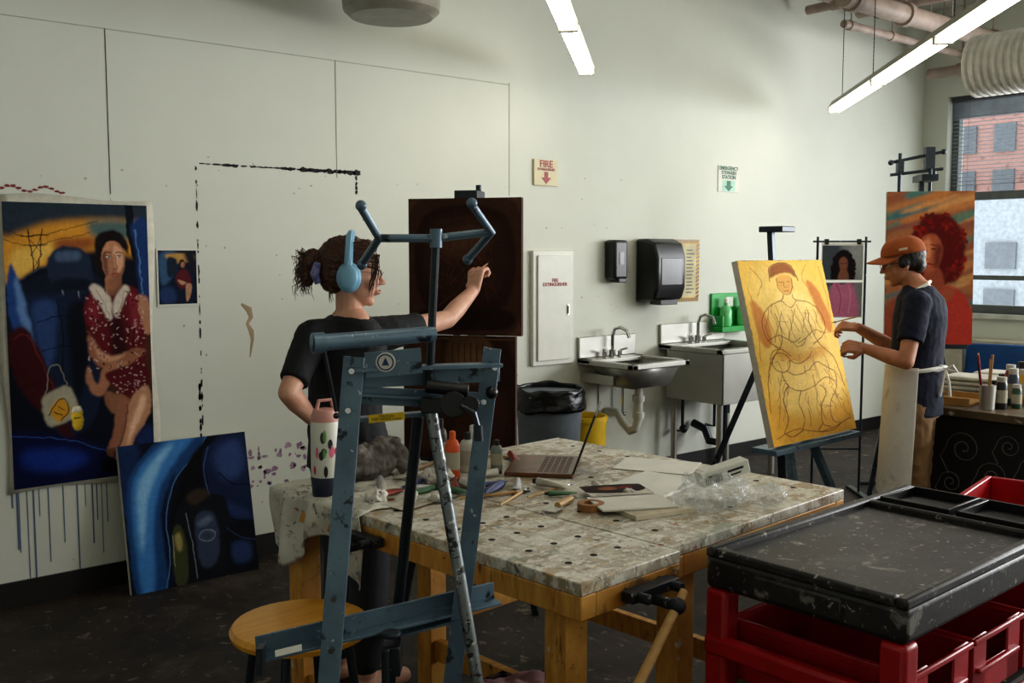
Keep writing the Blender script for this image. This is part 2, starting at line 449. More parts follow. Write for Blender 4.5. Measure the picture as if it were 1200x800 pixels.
# ---------------------------------------------------------------- wall art
t=thing('painting','large unstretched canvas of a seated figure inside a car','painting',(1.02,-.004,.5))
W,Hh=.66,1.3
m=M();m.grid(lambda u,v:V((u*W+.012*math.sin(v*9),-.004-.006*abs(math.sin(u*7+v*5)),v*Hh+.012*math.sin(u*6)-.0)),14,20)
part('canvas',m,CANV,t,sol=.002)
skn=(166,116,90);nv=(12,18,32)
it=[('r',nv,rect(0,0,173,337)),
('b',(206,146,52),[(0,5),(150,8),(165,60),(100,56),(60,66),(30,100),(0,116)],3),
('b',(44,56,66),[(0,-4),(173,-4),(173,18),(110,18),(50,24),(0,40)],4),('b',(222,180,90),[(8,60),(40,48),(60,52),(30,80),(8,95)],4),
('b',(84,106,104),[(100,20),(160,22),(160,40),(110,44)],4),('b',(150,86,44),[(60,44),(100,40),(104,52),(64,58)],3),
('s',(30,25,20),[(27,32),(33,80)],1.3),('s',(30,25,20),[(45,32),(37,80)],1.3),('s',(30,25,20),[(20,40),(52,38)],1.2),('s',(30,25,20),[(22,50),(50,48)],1),('s',(30,25,20),[(27,40),(43,60)],.8),('s',(30,25,20),[(44,40),(30,60)],.8),('s',(30,25,20),[(29,60),(41,78)],.8),('s',(30,25,20),[(42,60),(32,78)],.8),('s',(40,34,28),[(0,30),(24,40),(60,34),(110,20)],.7),('s',(40,34,28),[(0,42),(24,50),(60,44),(100,34)],.7),
('b',(12,18,30),[(0,100),(16,88),(40,76),(64,70),(64,84),(20,108),(0,124)],1.5),('s',(12,18,30),[(150,0),(152,40),(160,70)],10),('s',(54,70,92),[(0,104),(18,90),(44,76),(66,70)],1.2),
('b',(20,28,44),[(0,108),(30,88),(60,80),(95,74),(116,110),(108,190),(60,200),(0,180)],2),
('b',(34,46,68),[(50,64),(60,54),(76,50),(92,56),(101,70),(100,98),(86,108),(60,102),(48,84)],1),('b',(74,92,118),[(58,60),(82,56),(88,66),(62,70)],2),('b',(16,24,38),[(56,92),(96,90),(96,104),(60,104)],2),('s',(120,126,134),[(64,104),(65,116)],2),('s',(120,126,134),[(84,106),(84,118)],2),
('b',(24,36,60),[(20,120),(60,108),(98,120),(108,170),(100,260),(60,280),(28,230)],1.5),('b',(48,70,114),[(28,124),(50,114),(58,130),(50,190),(40,190)],3),('b',(10,14,24),[(70,130),(96,124),(92,200),(76,240)],4),('s',(8,12,22),[(58,116),(64,150),(62,200),(70,250)],1.5),('s',(60,84,126),[(24,126),(34,190),(58,252)],1.2),('s',(8,12,22),[(34,140),(60,134),(90,140)],1),('s',(8,12,22),[(38,176),(62,170),(90,178)],1),
('b',(40,72,130),[(6,70),(20,112),(32,180),(56,250),(46,250),(20,190),(2,124)],1.2),('b',(100,134,180),[(12,84),(20,112),(30,170),(22,160),(12,118)],1.6),
('b',(30,58,106),[(152,24),(173,24),(173,140),(162,128),(158,60)],1.5),('s',(90,124,170),[(156,30),(162,70),(164,120)],1.5),
('b',(62,18,22),[(0,160),(20,146),(40,186),(60,246),(78,304),(46,262),(10,214)],1.5),('s',(110,40,40),[(6,160),(22,156),(40,196),(58,246)],1.2),
('b',(12,20,60),[(0,270),(60,280),(120,304),(152,337),(0,337)],3),('b',(26,52,130),[(14,292),(60,296),(90,312),(60,322),(16,314)],5),('s',(50,80,150),[(0,272),(60,284),(118,308),(150,336)],1.2),
('b',(74,46,30),[(110,134),(150,128),(173,170),(173,225),(130,240),(108,200)],3),
('b',(26,17,16),[(105,62),(107,42),(118,33),(134,32),(145,42),(147,62),(140,54),(118,54),(114,90),(107,80)],1),
('p',(146,98,74),[(120,84),(136,84),(137,104),(127,112),(116,106)]),
('p',skn,[(115,54),(126,44),(139,50),(143,66),(141,82),(132,94),(123,91),(116,80)]),
('b',(208,160,130),[(129,50),(139,54),(141,70),(136,82),(130,74)],1.4),('b',(112,72,54),[(115,62),(120,58),(121,86),(117,80)],1.4),
('s',(50,30,24),[(118,59.5),(122,58),(126,59)],1.1),('s',(50,30,24),[(132,59),(136,58),(140,59.5)],1.1),
('p',(216,206,196),EL(122.5,64.5,3,1.5,0,8)),('p',(216,206,196),EL(135.8,64.5,3,1.5,0,8)),('p',(24,14,14),EL(123,64.5,1.4,1.5,0,8)),('p',(24,14,14),EL(136.2,64.5,1.4,1.5,0,8)),('s',(40,24,20),[(119.5,63),(123,62.3),(126,63.5)],.9),('s',(40,24,20),[(132.5,63.5),(136,62.3),(139,63)],.9),
('s',(130,84,64),[(130,62),(132,76),(128,78)],1.1),('s',(140,60,56),[(125,84.5),(130,83),(135,84.5)],1.2),('s',(160,80,72),[(126,86),(130,87),(134,86)],1.4),
('b',(92,20,30),[(92,116),(106,100),(124,112),(140,100),(158,106),(166,150),(164,206),(140,216),(112,204),(100,176),(90,142)],1),
('b',(48,10,18),[(130,116),(138,150),(144,204),(126,204),(122,150)],3),('b',(126,42,52),[(146,112),(158,116),(160,150),(150,160)],3),('b',(126,42,52),[(95,120),(104,112),(108,140),(99,150)],3),('s',(50,10,18),[(104,180),(112,196),(126,204)],1.5),('s',(50,10,18),[(152,150),(150,176),(158,200)],1.5),
('b',(200,188,174),[(98,102),(106,98),(122,114),(124,138),(119,142),(109,122)],.8),
('b',(200,188,174),[(141,98),(148,104),(139,120),(129,140),(126,118)],.8),('s',(130,110,100),[(106,104),(116,124),(121,138)],.8),('s',(130,110,100),[(142,104),(136,122),(130,136)],.8),
('b',(150,100,76),[(94,154),(100,172),(120,187),(146,180),(164,178),(164,187),(130,201),(110,201),(94,182)],1.2),('b',(200,152,122),[(97,160),(105,174),(122,187),(140,184),(124,193),(106,187)],1.6),
('b',skn,[(93,196),(103,220),(110,202),(128,195),(146,195),(122,207),(114,228),(101,234),(90,216)],1),('s',(120,80,62),[(146,180),(154,183),(162,181)],1),('s',(120,80,62),[(146,184),(154,187),(162,185)],.8),
('b',(86,20,30),[(114,206),(164,202),(168,230),(150,244),(128,230)],1),
('b',(140,96,72),[(110,230),(138,238),(148,254),(120,258)],1.2),
('b',(184,136,106),[(148,236),(168,228),(169,260),(150,290),(132,322),(121,318),(133,288),(141,258)],1),('b',(226,184,154),[(158,238),(164,240),(158,264),(144,290),(136,306),(144,276)],2),
('b',(146,98,76),[(128,240),(141,247),(135,280),(120,312),(112,306),(122,276)],1.1),('s',(90,56,44),[(141,248),(135,280),(121,310)],1),
('b',(172,124,96),[(158,114),(172,118),(172,160),(163,152)],1.2),
('b',(166,160,140),[(36,232),(50,224),(68,220),(80,254),(50,266),(40,260)],.9),
('b',(200,146,44),[(46,242),(60,234),(70,248),(60,260),(48,256)],.9),('s',(30,24,20),[(44,252),(52,238),(64,236),(68,250),(58,260)],1.2),('s',(30,24,20),[(50,248),(60,254)],1.2),('s',(30,24,20),[(54,242),(62,248)],1),
('s',(140,136,120),[(40,230),(46,196),(58,194),(66,218)],1.2),
('p',(206,172,50),rect(72,248,83,272)),('p',(210,206,190),rect(73,246,82,252)),('s',(40,40,30),[(74,260),(81,260)],1.5),
('p',(24,16,20),[(112,312),(124,316),(134,328),(106,328)]),('b',(30,46,90),[(150,290),(173,280),(173,330),(156,334)],3)]
for i in range(190):
    x=92+R()*74;y=106+R()*98
    if 119<x<131 and y<144: continue
    a=R()*6;l=1.2+R()*1.6
    it.append(('s',(190,160,152) if R()<.6 else (34,10,16),[(x,y),(x+l*math.cos(a),y+l*math.sin(a))],.9+.7*R()))
for i in range(46):
    x=122+R()*42;y=208+R()*26;it.append(('s',(190,160,152),[(x,y),(x+1.4,y+.6)],1.1))
art('painted_image',t,W-.045,Hh-.05,it,(0,0,173,337),y0=-.013,N=460,emb=.35).location=(.022,0,.022)
t=thing('photo_print','small photo print of a seated figure taped beside the painting','picture',(1.7,-.003,1.30))
part('sheet',M().bb((0,-.002,0),(.2,0,.275)),PAPER,t)
it=[('r',(18,28,50),rect(0,0,50,70)),('b',(60,90,120),[(2,5),(25,3),(20,30),(4,45)],2),('b',(180,140,80),[(10,5),(45,5),(45,14),(20,16)],1),('b',(30,40,56),[(12,10),(24,12),(22,30),(12,34)],1),('p',(30,22,22),EL(31,17,4,5.5)),('p',skn,EL(32,19,2.8,4)),('b',(90,30,40),[(26,27),(38,26),(42,45),(30,50),(22,40)],.6),('b',(176,134,108),[(36,44),(43,45),(41,60),(36,67),(35,54)],.5),('b',(176,134,108),[(24,38),(36,42),(30,45)],.5),('b',(40,60,100),[(2,50),(18,48),(22,66),(4,68)],2),('b',(30,30,40),[(34,2),(48,4),(48,30),(40,20)],2)]
art('printed_image',t,.185,.255,it,(0,0,50,70),y0=-.0025,N=120,warp=.4).location=(.0075,0,.01)
mt_=frame((1.47,-.2,.0),(.62,.0,0),(0,.13,.66))
t=thing('painting','blue canvas of a curved car interior leaning on the wall','painting',mtx=mt_)
W,Hh=.62,.68
part('canvas',M().bb((0,0,0),(W,.03,Hh)),CANV,t,bev=.002)
it=[('r',(14,19,34),rect(0,0,140,150)),('b',(26,46,84),[(0,0),(20,0),(16,40),(0,70)],3),
('b',(30,66,112),[(6,40),(30,8),(60,-8),(100,-8),(78,20),(54,44),(42,80),(42,120),(34,158),(8,158),(2,110)],.8),
('b',(64,124,184),[(12,40),(34,12),(62,-4),(84,-4),(58,22),(38,50),(28,90),(26,130),(20,158),(12,158),(8,90)],2),('b',(130,178,214),[(18,40),(40,14),(58,4),(42,26),(26,56),(20,90),(14,110),(14,70)],2),
('b',(12,20,44),[(58,34),(46,62),(44,100),(48,130),(40,150),(38,110),(38,74),(50,44)],1.2),('s',(80,120,170),[(98,-2),(78,20),(55,44),(43,80),(43,120),(36,150)],1),
('b',(6,8,14),[(74,22),(100,2),(104,26),(84,56),(62,74),(54,110),(46,110),(50,70)],1),
('b',(22,34,66),[(96,10),(140,2),(140,100),(112,92),(92,66),(88,32)],.8),('b',(50,70,116),[(106,14),(132,8),(134,40),(114,50),(102,34)],4),('s',(6,9,18),[(90,36),(94,66),(112,90),(140,98)],2),('b',(36,52,92),[(98,66),(126,80),(138,92),(120,90)],2),('s',(70,92,136),[(96,12),(89,34),(93,64),(110,86)],1),('s',(8,12,24),[(104,40),(120,54),(140,58)],1.2),
('b',(16,20,26),[(56,70),(104,64),(112,90),(110,150),(50,150)],1.2),
('b',(62,66,36),[(48,96),(58,90),(62,120),(58,148),(46,146)],.8),('b',(150,138,84),[(50,100),(56,97),(57,112),(52,114)],1),('s',(150,150,120),[(48,98),(47,130)],.8),
('b',(52,62,84),[(74,84),(92,80),(98,100),(96,126),(84,138),(74,128)],1),('s',(120,134,150),EL(85,104,9,6)+[(94,104)],1),('s',(80,90,108),EL(85,104,6,4)+[(91,104)],.8),('b',(90,102,122),[(76,88),(90,84),(92,90),(79,94)],1),('b',(12,14,22),[(108,98),(140,102),(140,150),(108,150)],1),('b',(56,44,34),[(66,60),(84,54),(92,62),(74,70)],1.5),('s',(130,136,146),[(64,78),(68,110),(70,146)],.8),('s',(40,56,90),[(108,100),(122,112),(140,118)],1.2),('b',(40,56,96),[(112,118),(132,120),(132,138),(114,138)],2)]
art('painted_image',t,W,Hh,it,(0,0,140,150),y0=-.0005,N=300,emb=.5)
# ---------------------------------------------------------------- signs & wall fixtures
SR=mat('sign_red',(150,34,28),.5,var=.05);SG=mat('sign_green',(20,96,66),.5,var=.05);CRM=mat('sign_cream',(200,188,152),.5,var=.04)
t=thing('fire_sign','cream wall sign reading FIRE EXTINGUISHER with red arrow','sign',(4.04,0,1.97))
part('plate',M().bb((0,-.012,0),(.2,0,.16)),CRM,t,bev=.002)
text('lettering','FIRE',.06,t,(.1,-.0135,.132),FR,SR,bold=.001)
text('lettering','EXTINGUISHER',.021,t,(.1,-.0135,.1),FR,SR,bold=.0004)
part('arrow',M().prism([(.085,.085),(.115,.085),(.115,.05),(.14,.05),(.1,.012),(.06,.05),(.085,.05)],-.002,Matrix.Translation((0,-.012,0))),SR,t)
t=thing('eyewash_sign','white wall sign reading EMERGENCY EYEWASH STATION, green arrow','sign',(5.815,0,2.0))
part('plate',M().bb((0,-.006,0),(.24,0,.19)),PAPER,t,bev=.001)
text('lettering','EMERGENCY\nEYEWASH\nSTATION',.038,t,(.12,-.0075,.14),FR,SG,bold=.0008)
part('panel',M().bb((.045,-.0065,.006),(.195,-.0005,.085)),mat('pale_green',(150,190,168),.5),t)
part('arrow',M().prism([(.1,.082),(.14,.082),(.14,.045),(.17,.045),(.12,.008),(.07,.045),(.1,.045)],-.002,Matrix.Translation((0,-.0066,0))),SG,t)
t=thing('extinguisher_cabinet','white metal fire extinguisher cabinet recessed in the wall','cabinet',(4.02,0,.85))
m=M();m.bb((0,-.03,0),(.34,0,.72));part('body',m,WHITE,t,bev=.004)
dr=part('door',M().bb((.03,-.042,.03),(.31,-.03,.69)),WHITE,t,bev=.004)
m=M();m.bb((.278,-.054,.32),(.288,-.042,.37));m.bb((.274,-.046,.31),(.292,-.042,.38));part('handle',m,STEEL,dr)
text('lettering','FIRE\nEXTINGUISHER',.03,dr,(.17,-.0435,.52),FR,SR,bold=.0006)
t=thing('soap_dispenser','black plastic wall soap dispenser','soap dispenser',(4.66,0,1.36))
part('body',M().bb((0,-.1,.02),(.13,0,.28)),BLACK,t,bev=.02);part('nozzle',M().bb((.03,-.11,0),(.1,-.03,.03)),BLACK,t,bev=.005);part('sight_window',M().bb((.045,-.103,.12),(.085,-.099,.2)),mat('smoke_plastic',(70,70,72),.2),t)
t=thing('towel_dispenser','large black plastic paper towel dispenser on the wall','towel dispenser',(4.96,0,1.22))
m=M();pr=[(0,0),(-.17,.02),(-.2,.1),(-.2,.3),(-.17,.4),(-.1,.43),(0,.43)]
m.add([(x,y,z) for x in (0,.29) for y,z in pr],[tuple(range(7)),tuple(range(13,6,-1))]+[(i,(i+1)%7,7+(i+1)%7,7+i) for i in range(7)])
part('body',m,BLACK,t,bev=.018);part('lever',M().bb((.06,-.18,-.015),(.23,-.08,.02)),mat('grey_plastic',(70,72,74),.4),t,bev=.004)
part('smoked_cover',M().bb((.04,-.204,.12),(.25,-.199,.3)),mat('dark_smoke_plastic',(44,44,46),.25),t,bev=.003)
t=thing('caution_sign','paper wall notice with yellow and black striped border','sign',(5.35,-.001,1.21))
part('sheet',M().bb((0,-.002,0),(.27,0,.44)),mat('notice_yellow',(206,160,44),.6),t)
m=M()
for i in range(14):
    x=.262*i/14;m.add([(x,-.003,.415),(x+.01,-.003,.415),(x+.02,-.003,.44),(x+.01,-.003,.44)],[(0,1,2,3)]);m.add([(x,-.003,0),(x+.01,-.003,0),(x+.018,-.003,.025),(x+.008,-.003,.025)],[(0,1,2,3)])
for i in range(14):
    z=.02+i*.028;m.add([(.235,-.003,z),(.27,-.003,z+.014),(.27,-.003,z+.028),(.235,-.003,z+.014)],[(0,1,2,3)])
part('stripe_border',m,BLACK,t)
m=M();m.bb((.02,-.0032,.03),(.235,-.0022,.41));part('panel',m,mat('notice_paper',(196,186,150),.7),t)
m=M()
for i in range(13): m.bb((.13,-.0042,.06+i*.025),(.13+.05+.04*R(),-.0033,.068+i*.025))
part('printed_lines',m,mat('print_grey',(90,90,88),.6),t)
GRN=mat('green_plastic',(30,150,64),.35);GB=mat('pale_green_bottle',(110,200,130),.3)
t=thing('eyewash_station','green plastic wall eyewash station with bottles','eyewash station',(5.75,0,.98))
part('holder',M().bb((0,-.02,0),(.4,0,.28)).bb((0,-.12,0),(.4,-.02,.04)).bb((0,-.12,.04),(.02,-.02,.12)).bb((.38,-.12,.04),(.4,-.02,.12)),GRN,t,bev=.004)
for x in (.1,.3):
    part('bottle',M().lathe([(.04,0),(.045,.02),(.045,.11),(.03,.14),(.016,.15),(.016,.17)],(x,-.07,.042)),GB,t)
    part('bottle_cap',M().lathe([(.018,0),(.018,.03),(.012,.035)],(x,-.07,.212)),mat('white_cap',(225,228,220),.4),t)
part('mirror_plate',M().bb((.16,-.024,.18),(.24,-.02,.25)),PAPER,t)
# ---------------------------------------------------------------- sinks
def faucet(par,x,y,z,h):
    m=M();m.cyl((x,y,z),(x,y,z+.05),.022);m.tube([(x,y,z+.03),(x,y,z+h*.7),(x,y-.02,z+h*.93),(x,y-.07,z+h),(x,y-.13,z+h*.9),(x,y-.15,z+h*.68)],.011,10)
    f=part('faucet',m,CHROME,par)
    for s in (-1,1):
        m=M();m.cyl((x+s*.07,y,z),(x+s*.07,y,z+.04),.015);m.tube([(x+s*.07,y,z+.04),(x+s*.11,y-.03,z+.055)],.007)
        part('tap_handle',m,CHROME,f)
def sink(name,label,x0,x1,yf,z,depth,bs,taper=0):
    t=thing(name,label,'sink',(x0,-.002,0));w=x1-x0;m=M()
    m.bb((0,-.02,z),(w,0,z+bs))
    m.bb((0,yf,z-.035),(w,yf+.05,z));m.bb((0,-.12,z-.03),(w,0,z));m.bb((0,yf,z-.035),(.05,0,z));m.bb((w-.05,yf,z-.035),(w,0,z))
    part('rim',m,STEEL,t,bev=.006)
    m=M();a=.045;tp=taper
    top=[(a,yf+a,z-.01),(w-a,yf+a,z-.01),(w-a,-.1,z-.01),(a,-.1,z-.01)];bot=[(a+tp,yf+a+tp,z-depth),(w-a-tp,yf+a+tp,z-depth),(w-a-tp,-.1-tp*.5,z-depth),(a+tp,-.1-tp*.5,z-depth)]
    m.add(top+bot,[(0,1,5,4),(1,2,6,5),(2,3,7,6),(3,0,4,7),(4,5,6,7)])
    part('basin',m,STEEL,t,sol=.008)
    faucet(t,w*.5,-.06,z+.0,.2)
    return t,w
t,w=sink('sink','small stainless steel hand sink on the wall with gooseneck faucet',4.42,4.95,-.5,.87,.16,.14,.05)
PVC=mat('white_pvc',(190,190,180),.45)
m=M();m.tube([(w/2,-.3,.71),(w/2,-.3,.5),(w/2,-.28,.42),(w/2+.03,-.2,.39),(w/2+.03,-.13,.44),(w/2+.02,-.09,.5),(w/2,-.01,.5)],.028,12);m.cyl((w/2,-.3,.6),(w/2,-.3,.64),.04);m.cyl((w/2,-.3,.49),(w/2,-.3,.53),.038)
part('drain_pipe',m,PVC,t)
for s in (-.13,.1): part('supply_pipe',M().tube([(w/2+s,-.01,.48),(w/2+s,-.06,.48),(w/2+s,-.06,.72)],.008).ell((w/2+s,-.07,.48),(.022,.022,.014)),CHROME,t)
part('wall_bracket',M().bb((.03,-.3,.72),(.06,0,.78)),STEEL,t);part('wall_bracket',M().bb((w-.06,-.3,.72),(w-.03,0,.78)),STEEL,t)
t,w=sink('sink','deep stainless steel utility sink on pipe legs with faucet',5.2,5.9,-.56,.92,.36,.14,.0)
part('front_panel',M().bb((.02,-.555,.55),(w-.02,-.545,.9)).bb((.02,-.555,.55),(.03,-.06,.9)),STEEL,t,bev=.003)
for x in (.06,w-.06):
    for y in (-.5,-.1): part('leg',M().cyl((x,y,0),(x,y,.56),.022),STEEL,t)
m=M();m.tube([(w/2,-.3,.56),(w/2,-.3,.3),(w/2,-.26,.22),(w/2,-.18,.22),(w/2,-.14,.3),(w/2,-.03,.33)],.03,12);m.cyl((w/2,-.3,.44),(w/2,-.3,.5),.045);part('drain_pipe',m,DKST,t)
part('supply_pipe',M().tube([(w/2-.2,-.02,.3),(w/2-.2,-.1,.3),(w/2-.2,-.1,.56)],.012).ell((w/2-.2,-.11,.32),(.03,.03,.03)),DKST,t);part('supply_pipe',M().tube([(w/2+.15,-.02,.3),(w/2+.15,-.1,.3),(w/2+.15,-.1,.56)],.012),DKST,t)
# ---------------------------------------------------------------- trash can etc
t=thing('trash_can','grey plastic trash can lined with a black bag','trash can',(3.87,-.35,0))
part('bin',M().lathe([(.155,0),(.16,.01),(.195,.7),(.205,.7),(.205,.74)]),mat('grey_bin',(104,112,120),.5),t)
def lin_(u,v):
    k=.205+.014*(1-v)+.012*noise.noise(V((math.cos(6.2832*u)*4,math.sin(6.2832*u)*4,v*5)));return V((k*math.cos(6.2832*u),k*math.sin(6.2832*u),.64+.13*v+.02*noise.noise(V((math.cos(6.2832*u)*2,math.sin(6.2832*u)*2,1)))))
part('bin_liner',M().grid(lin_,60,8),mat('black_bag',(14,14,16),.25,bmp=.4,scale=30),t,sol=.002)
t=thing('bucket','yellow plastic bucket beside the trash can','bucket',(4.33,-.17,0))
part('pail',M().lathe([(.11,0),(.12,.01),(.14,.5),(.148,.5),(.148,.53),(.13,.53),(.12,.1)]),mat('yellow_plastic',(214,176,30),.45),t)
m=M();m.tube([(.145*math.cos(a),.145*math.sin(a),.5+.0) for a in [math.pi*k/10 for k in range(11)]],.004);part('handle',m,STEEL,t)
# ---------------------------------------------------------------- ceiling fixtures
TUBE=bpy.data.materials.new('lit_tube');TUBE.use_nodes=True
b=TUBE.node_tree.nodes['Principled BSDF'];b.inputs['Emission Color'].default_value=(1,.94,.8,1);b.inputs['Emission Strength'].default_value=10
FIX=mat('fixture_white',(150,146,132),.5)
def lampfix(a,b,label,chs):
    a=V(a);b=V(b);L=(b-a).length;t=thing('ceiling_lamp',label,'lamp',a,math.atan2((b-a).y,(b-a).x),group='hanging fluorescent lamps')
    m=M();m.add([(x,y,z) for x in (0,L) for y,z in [(-.05,.02),(-.02,.07),(.02,.07),(.05,.02)]],[(0,1,2,3),(7,6,5,4),(0,4,5,1),(1,5,6,2),(2,6,7,3),(3,7,4,0)])
    part('housing',m,FIX,t,bev=.003)
    n=max(1,round(L/1.22))
    for i in range(n):
        x0=L*i/n+.03;x1=L*(i+1)/n-.03
        for y in (-.028,.028): part('tube',M().cyl((x0,y,.0),(x1,y,.0),.014,n=10),TUBE,t)
    for i in range(n+1): part('lamp_holder',M().bb((max(0,L*i/n-.02),-.045,-.015),(min(L,L*i/n+.02),.045,.022)),FIX,t)
    for x in chs:
        m=M();z=.07
        while z<ZC-a.z:
            m.tube([(x,0,z),(x+.006,0,z+.01),(x+.006,0,z+.02),(x,0,z+.03),(x-.006,0,z+.02),(x-.006,0,z+.01),(x,0,z)],.0018,5);z+=.026
        part('chain',m,DKST,t)
lampfix((6.6,-.44,2.6),(4.0,-3.02,2.6),'long hanging fluorescent lamp on chains near the window',[.25,1.1,2.6])
lampfix((4.10,-.41,2.6),(2.38,-1.96,2.6),'hanging fluorescent lamp near the plain wall',[1.6])
for i,(x,y) in enumerate([(1.2,-3.6),(4.6,-5.2),(1.6,-6.6),(6.6,-5.0)]):
    lampfix((x+.85,y+.85,2.75),(x-.85,y-.85,2.75),'hanging fluorescent lamp over the studio floor',[.2,2.2])
DUCT=mat('painted_duct',(150,148,138),.5,var=.1)
p=wd(-.59,5.0)
t=thing('ventilation_duct','round painted duct stub hanging from the ceiling','duct',(p.x,p.y,2.70))
part('pipe',M().lathe([(.0,.0),(.2,.0),(.235,.03),(.24,.08),(.24,.2),(.25,.2),(.25,.24),(.24,.24),(.24,1.0)]),DUCT,t)
part('hanger_strap',M().lathe([(.252,.3),(.252,.34)]).bb((-.01,-.26,.3),(.01,-.25,1.0)),DKST,t)
WD=mat('flex_duct_white',(190,188,178),.5)
t=thing('flex_duct','white ribbed round duct running below the ceiling','duct',(6.97,-1.3,2.84))
pf=[]
for i in range(60):
    z=i*.05;pf+=[(.2,z),(.212,z+.012),(.212,z+.03),(.2,z+.042)]
m=M().lathe(pf);m.v=[V((q.x,-q.z,q.y)) for q in m.v];part('pipe',m,WD,t)
for y in (-.4,-1.6): part('hanger',M().cyl((0,y,.2),(0,y,.86),.006),DKST,t)
PNK=mat('painted_pipe',(160,142,130),.5)
for (a,b,r) in [((8.5,-.35,3.45),(5.2,-.35,3.45),.05),((8.5,-.75,3.3),(6.2,-.75,3.3),.07),((8.4,-.2,3.1),(8.4,-6,3.1),.045),((8.5,-.5,3.22),(6.6,-.5,3.22),.03),((7.4,-.12,3.5),(7.4,-5,3.5),.06),((6.7,-.12,3.4),(6.7,-5,3.4),.035)]:
    o=thing('ceiling_pipe','painted pipe running under the ceiling','pipe',a)
    d=V(b)-V(a);part('pipe',M().cyl((0,0,0),d,r),PNK,o)
    for f in (.05,.35,.65,.95):
        q=d*f;dn=d.normalized()*.03;part('coupling',M().cyl(q-dn,q+dn,r*1.25).cyl(q,(q.x,q.y,ZC-a[2]),.006,n=6),PNK,o)
# ---------------------------------------------------------------- workbenches
WOOD=splat('bench_wood',(172,116,42),(208,158,72),[((104,70,36),7,.60,(1,6,1),.08),((190,184,166),18,.66,0),((50,38,28),22,.64,0,.05)],rough=.55,bscale=6,stretch=(1,6,1),bmp=.2)
TOP=splat('paint_covered_bench_top',(142,120,88),(170,150,118),
 [((96,82,62),6,.54,(7,1,1),.14,.7),((186,182,168),4.5,.42,(1,2.4,1),.16,.8),((206,203,190),8,.48,(1,1.8,1),.1,.8),((124,132,114),7,.57,(1,1.4,1),.08,.7),((112,98,78),14,.56,(4,1,1),.08,.6),((216,213,202),22,.52,(1,1.5,1),.06,.8),
  ((62,54,46),22,.62,(2,1,1),.04,.8),((180,140,84),16,.62,0,.05,.6),((150,60,50),28,.66,0,.03),((210,178,90),26,.67,0,.03),((70,106,146),30,.67,0,.03),((58,112,82),26,.67,0,.03),((180,120,134),34,.69,0,.03),((218,216,206),60,.60,0,.04),((40,34,30),64,.64,0,.04)],rough=.45,bscale=14,stretch=(6,1,1),bmp=.3)
HOLE=mat('dog_hole',(20,16,12),.9)
TB=thing('workbench','paint-spattered wooden workbench with end vise and dog holes','table',(1.446,-3.18,0),math.radians(4.5))
TZ=.84
def bench(t,x0,x1,y0,y1,legs):
    part('top',M().bb((x0,y0,TZ-.03),(x1,y1,TZ)),TOP,t,bev=.003)
    m=M();h=.085
    m.bb((x0,y0,TZ-h),(x0+.05,y1,TZ-.0301));m.bb((x1-.05,y0,TZ-h),(x1,y1,TZ-.0301));m.bb((x0+.05,y0,TZ-h),(x1-.05,y0+.05,TZ-.0301));m.bb((x0+.05,y1-.05,TZ-h),(x1-.05,y1,TZ-.0301))
    part('apron_rail',m,WOOD,t,bev=.003)
    for x,y in legs: part('leg',M().bb((x-.035,y-.035,0),(x+.035,y+.035,TZ-.085)),WOOD,t,bev=.004)
    ys=sorted(set(q[1] for q in legs));xs=sorted(set(q[0] for q in legs))
    for x in xs: part('stretcher',M().bb((x-.015,ys[0],.2),(x+.015,ys[-1],.27)),WOOD,t,bev=.003)
    for y in ys:
        if len(xs)>1: part('stretcher',M().bb((xs[0],y-.015,.3),(xs[-1],y+.015,.37)),WOOD,t,bev=.003)
    m=M()
    yy=y0+.12
    while yy<y1-.08:
        for x in (x0+.09,(x0+x1)/2,x1-.09): m.cyl((x,yy,TZ-.001),(x,yy,TZ+.0006),.009,n=12)
        yy+=.13
    part('dog_hole',m,HOLE,t)['kind']='stuff'
bench(TB,0,.355,0,1.27,[(.05,.09),(.05,1.18)])
VM=splat('vise_iron',(26,28,34),(46,50,58),[((150,146,130),40,.64,0)],rough=.45,metal=.4)
HW=mat('vise_handle_wood',(200,164,104),.5,col2=(176,134,78),stretch=(1,1,6))
def vise(par,x,y,dx,dy,hv,l=.24):
    d=V((dx,dy,0));s=V((-dy,dx,0))
    m=M();c=V((x,y,TZ-.055));m.cyl(c-s*.06,c-s*.06+d*.07,.012);m.cyl(c+s*.06,c+s*.06+d*.07,.012);m.cyl(c-V((0,0,.02)),c-V((0,0,.02))+d*.10,.013)
    m.beam(c-s*.085+d*.025,c+s*.085+d*.025,.035,.025,(0,0,1));m.ell(c-V((0,0,.02))+d*.1,.02)
    part('vise',m,VM,par,bev=.003)
    e=c-V((0,0,.02))+d*.1;hv=V(hv)
    part('vise_handle',M().cyl(e-hv*.04,e+hv*l,.0105,.0125),HW,par)
vise(TB,.21,.0,0,-1,V((-.74,-.05,-.67)).normalized(),.25)
vise(TB,0,.78,-1,0,V((0,.3,-.95)).normalized())
TB2=thing('workbench','second paint-spattered wooden workbench pushed against the first','table',(1.446,-3.18,0),math.radians(4.5))
bench(TB2,.36,1.22,.03,1.22,[(.5,.12),(1.14,.12),(.5,1.12),(1.14,1.12)])
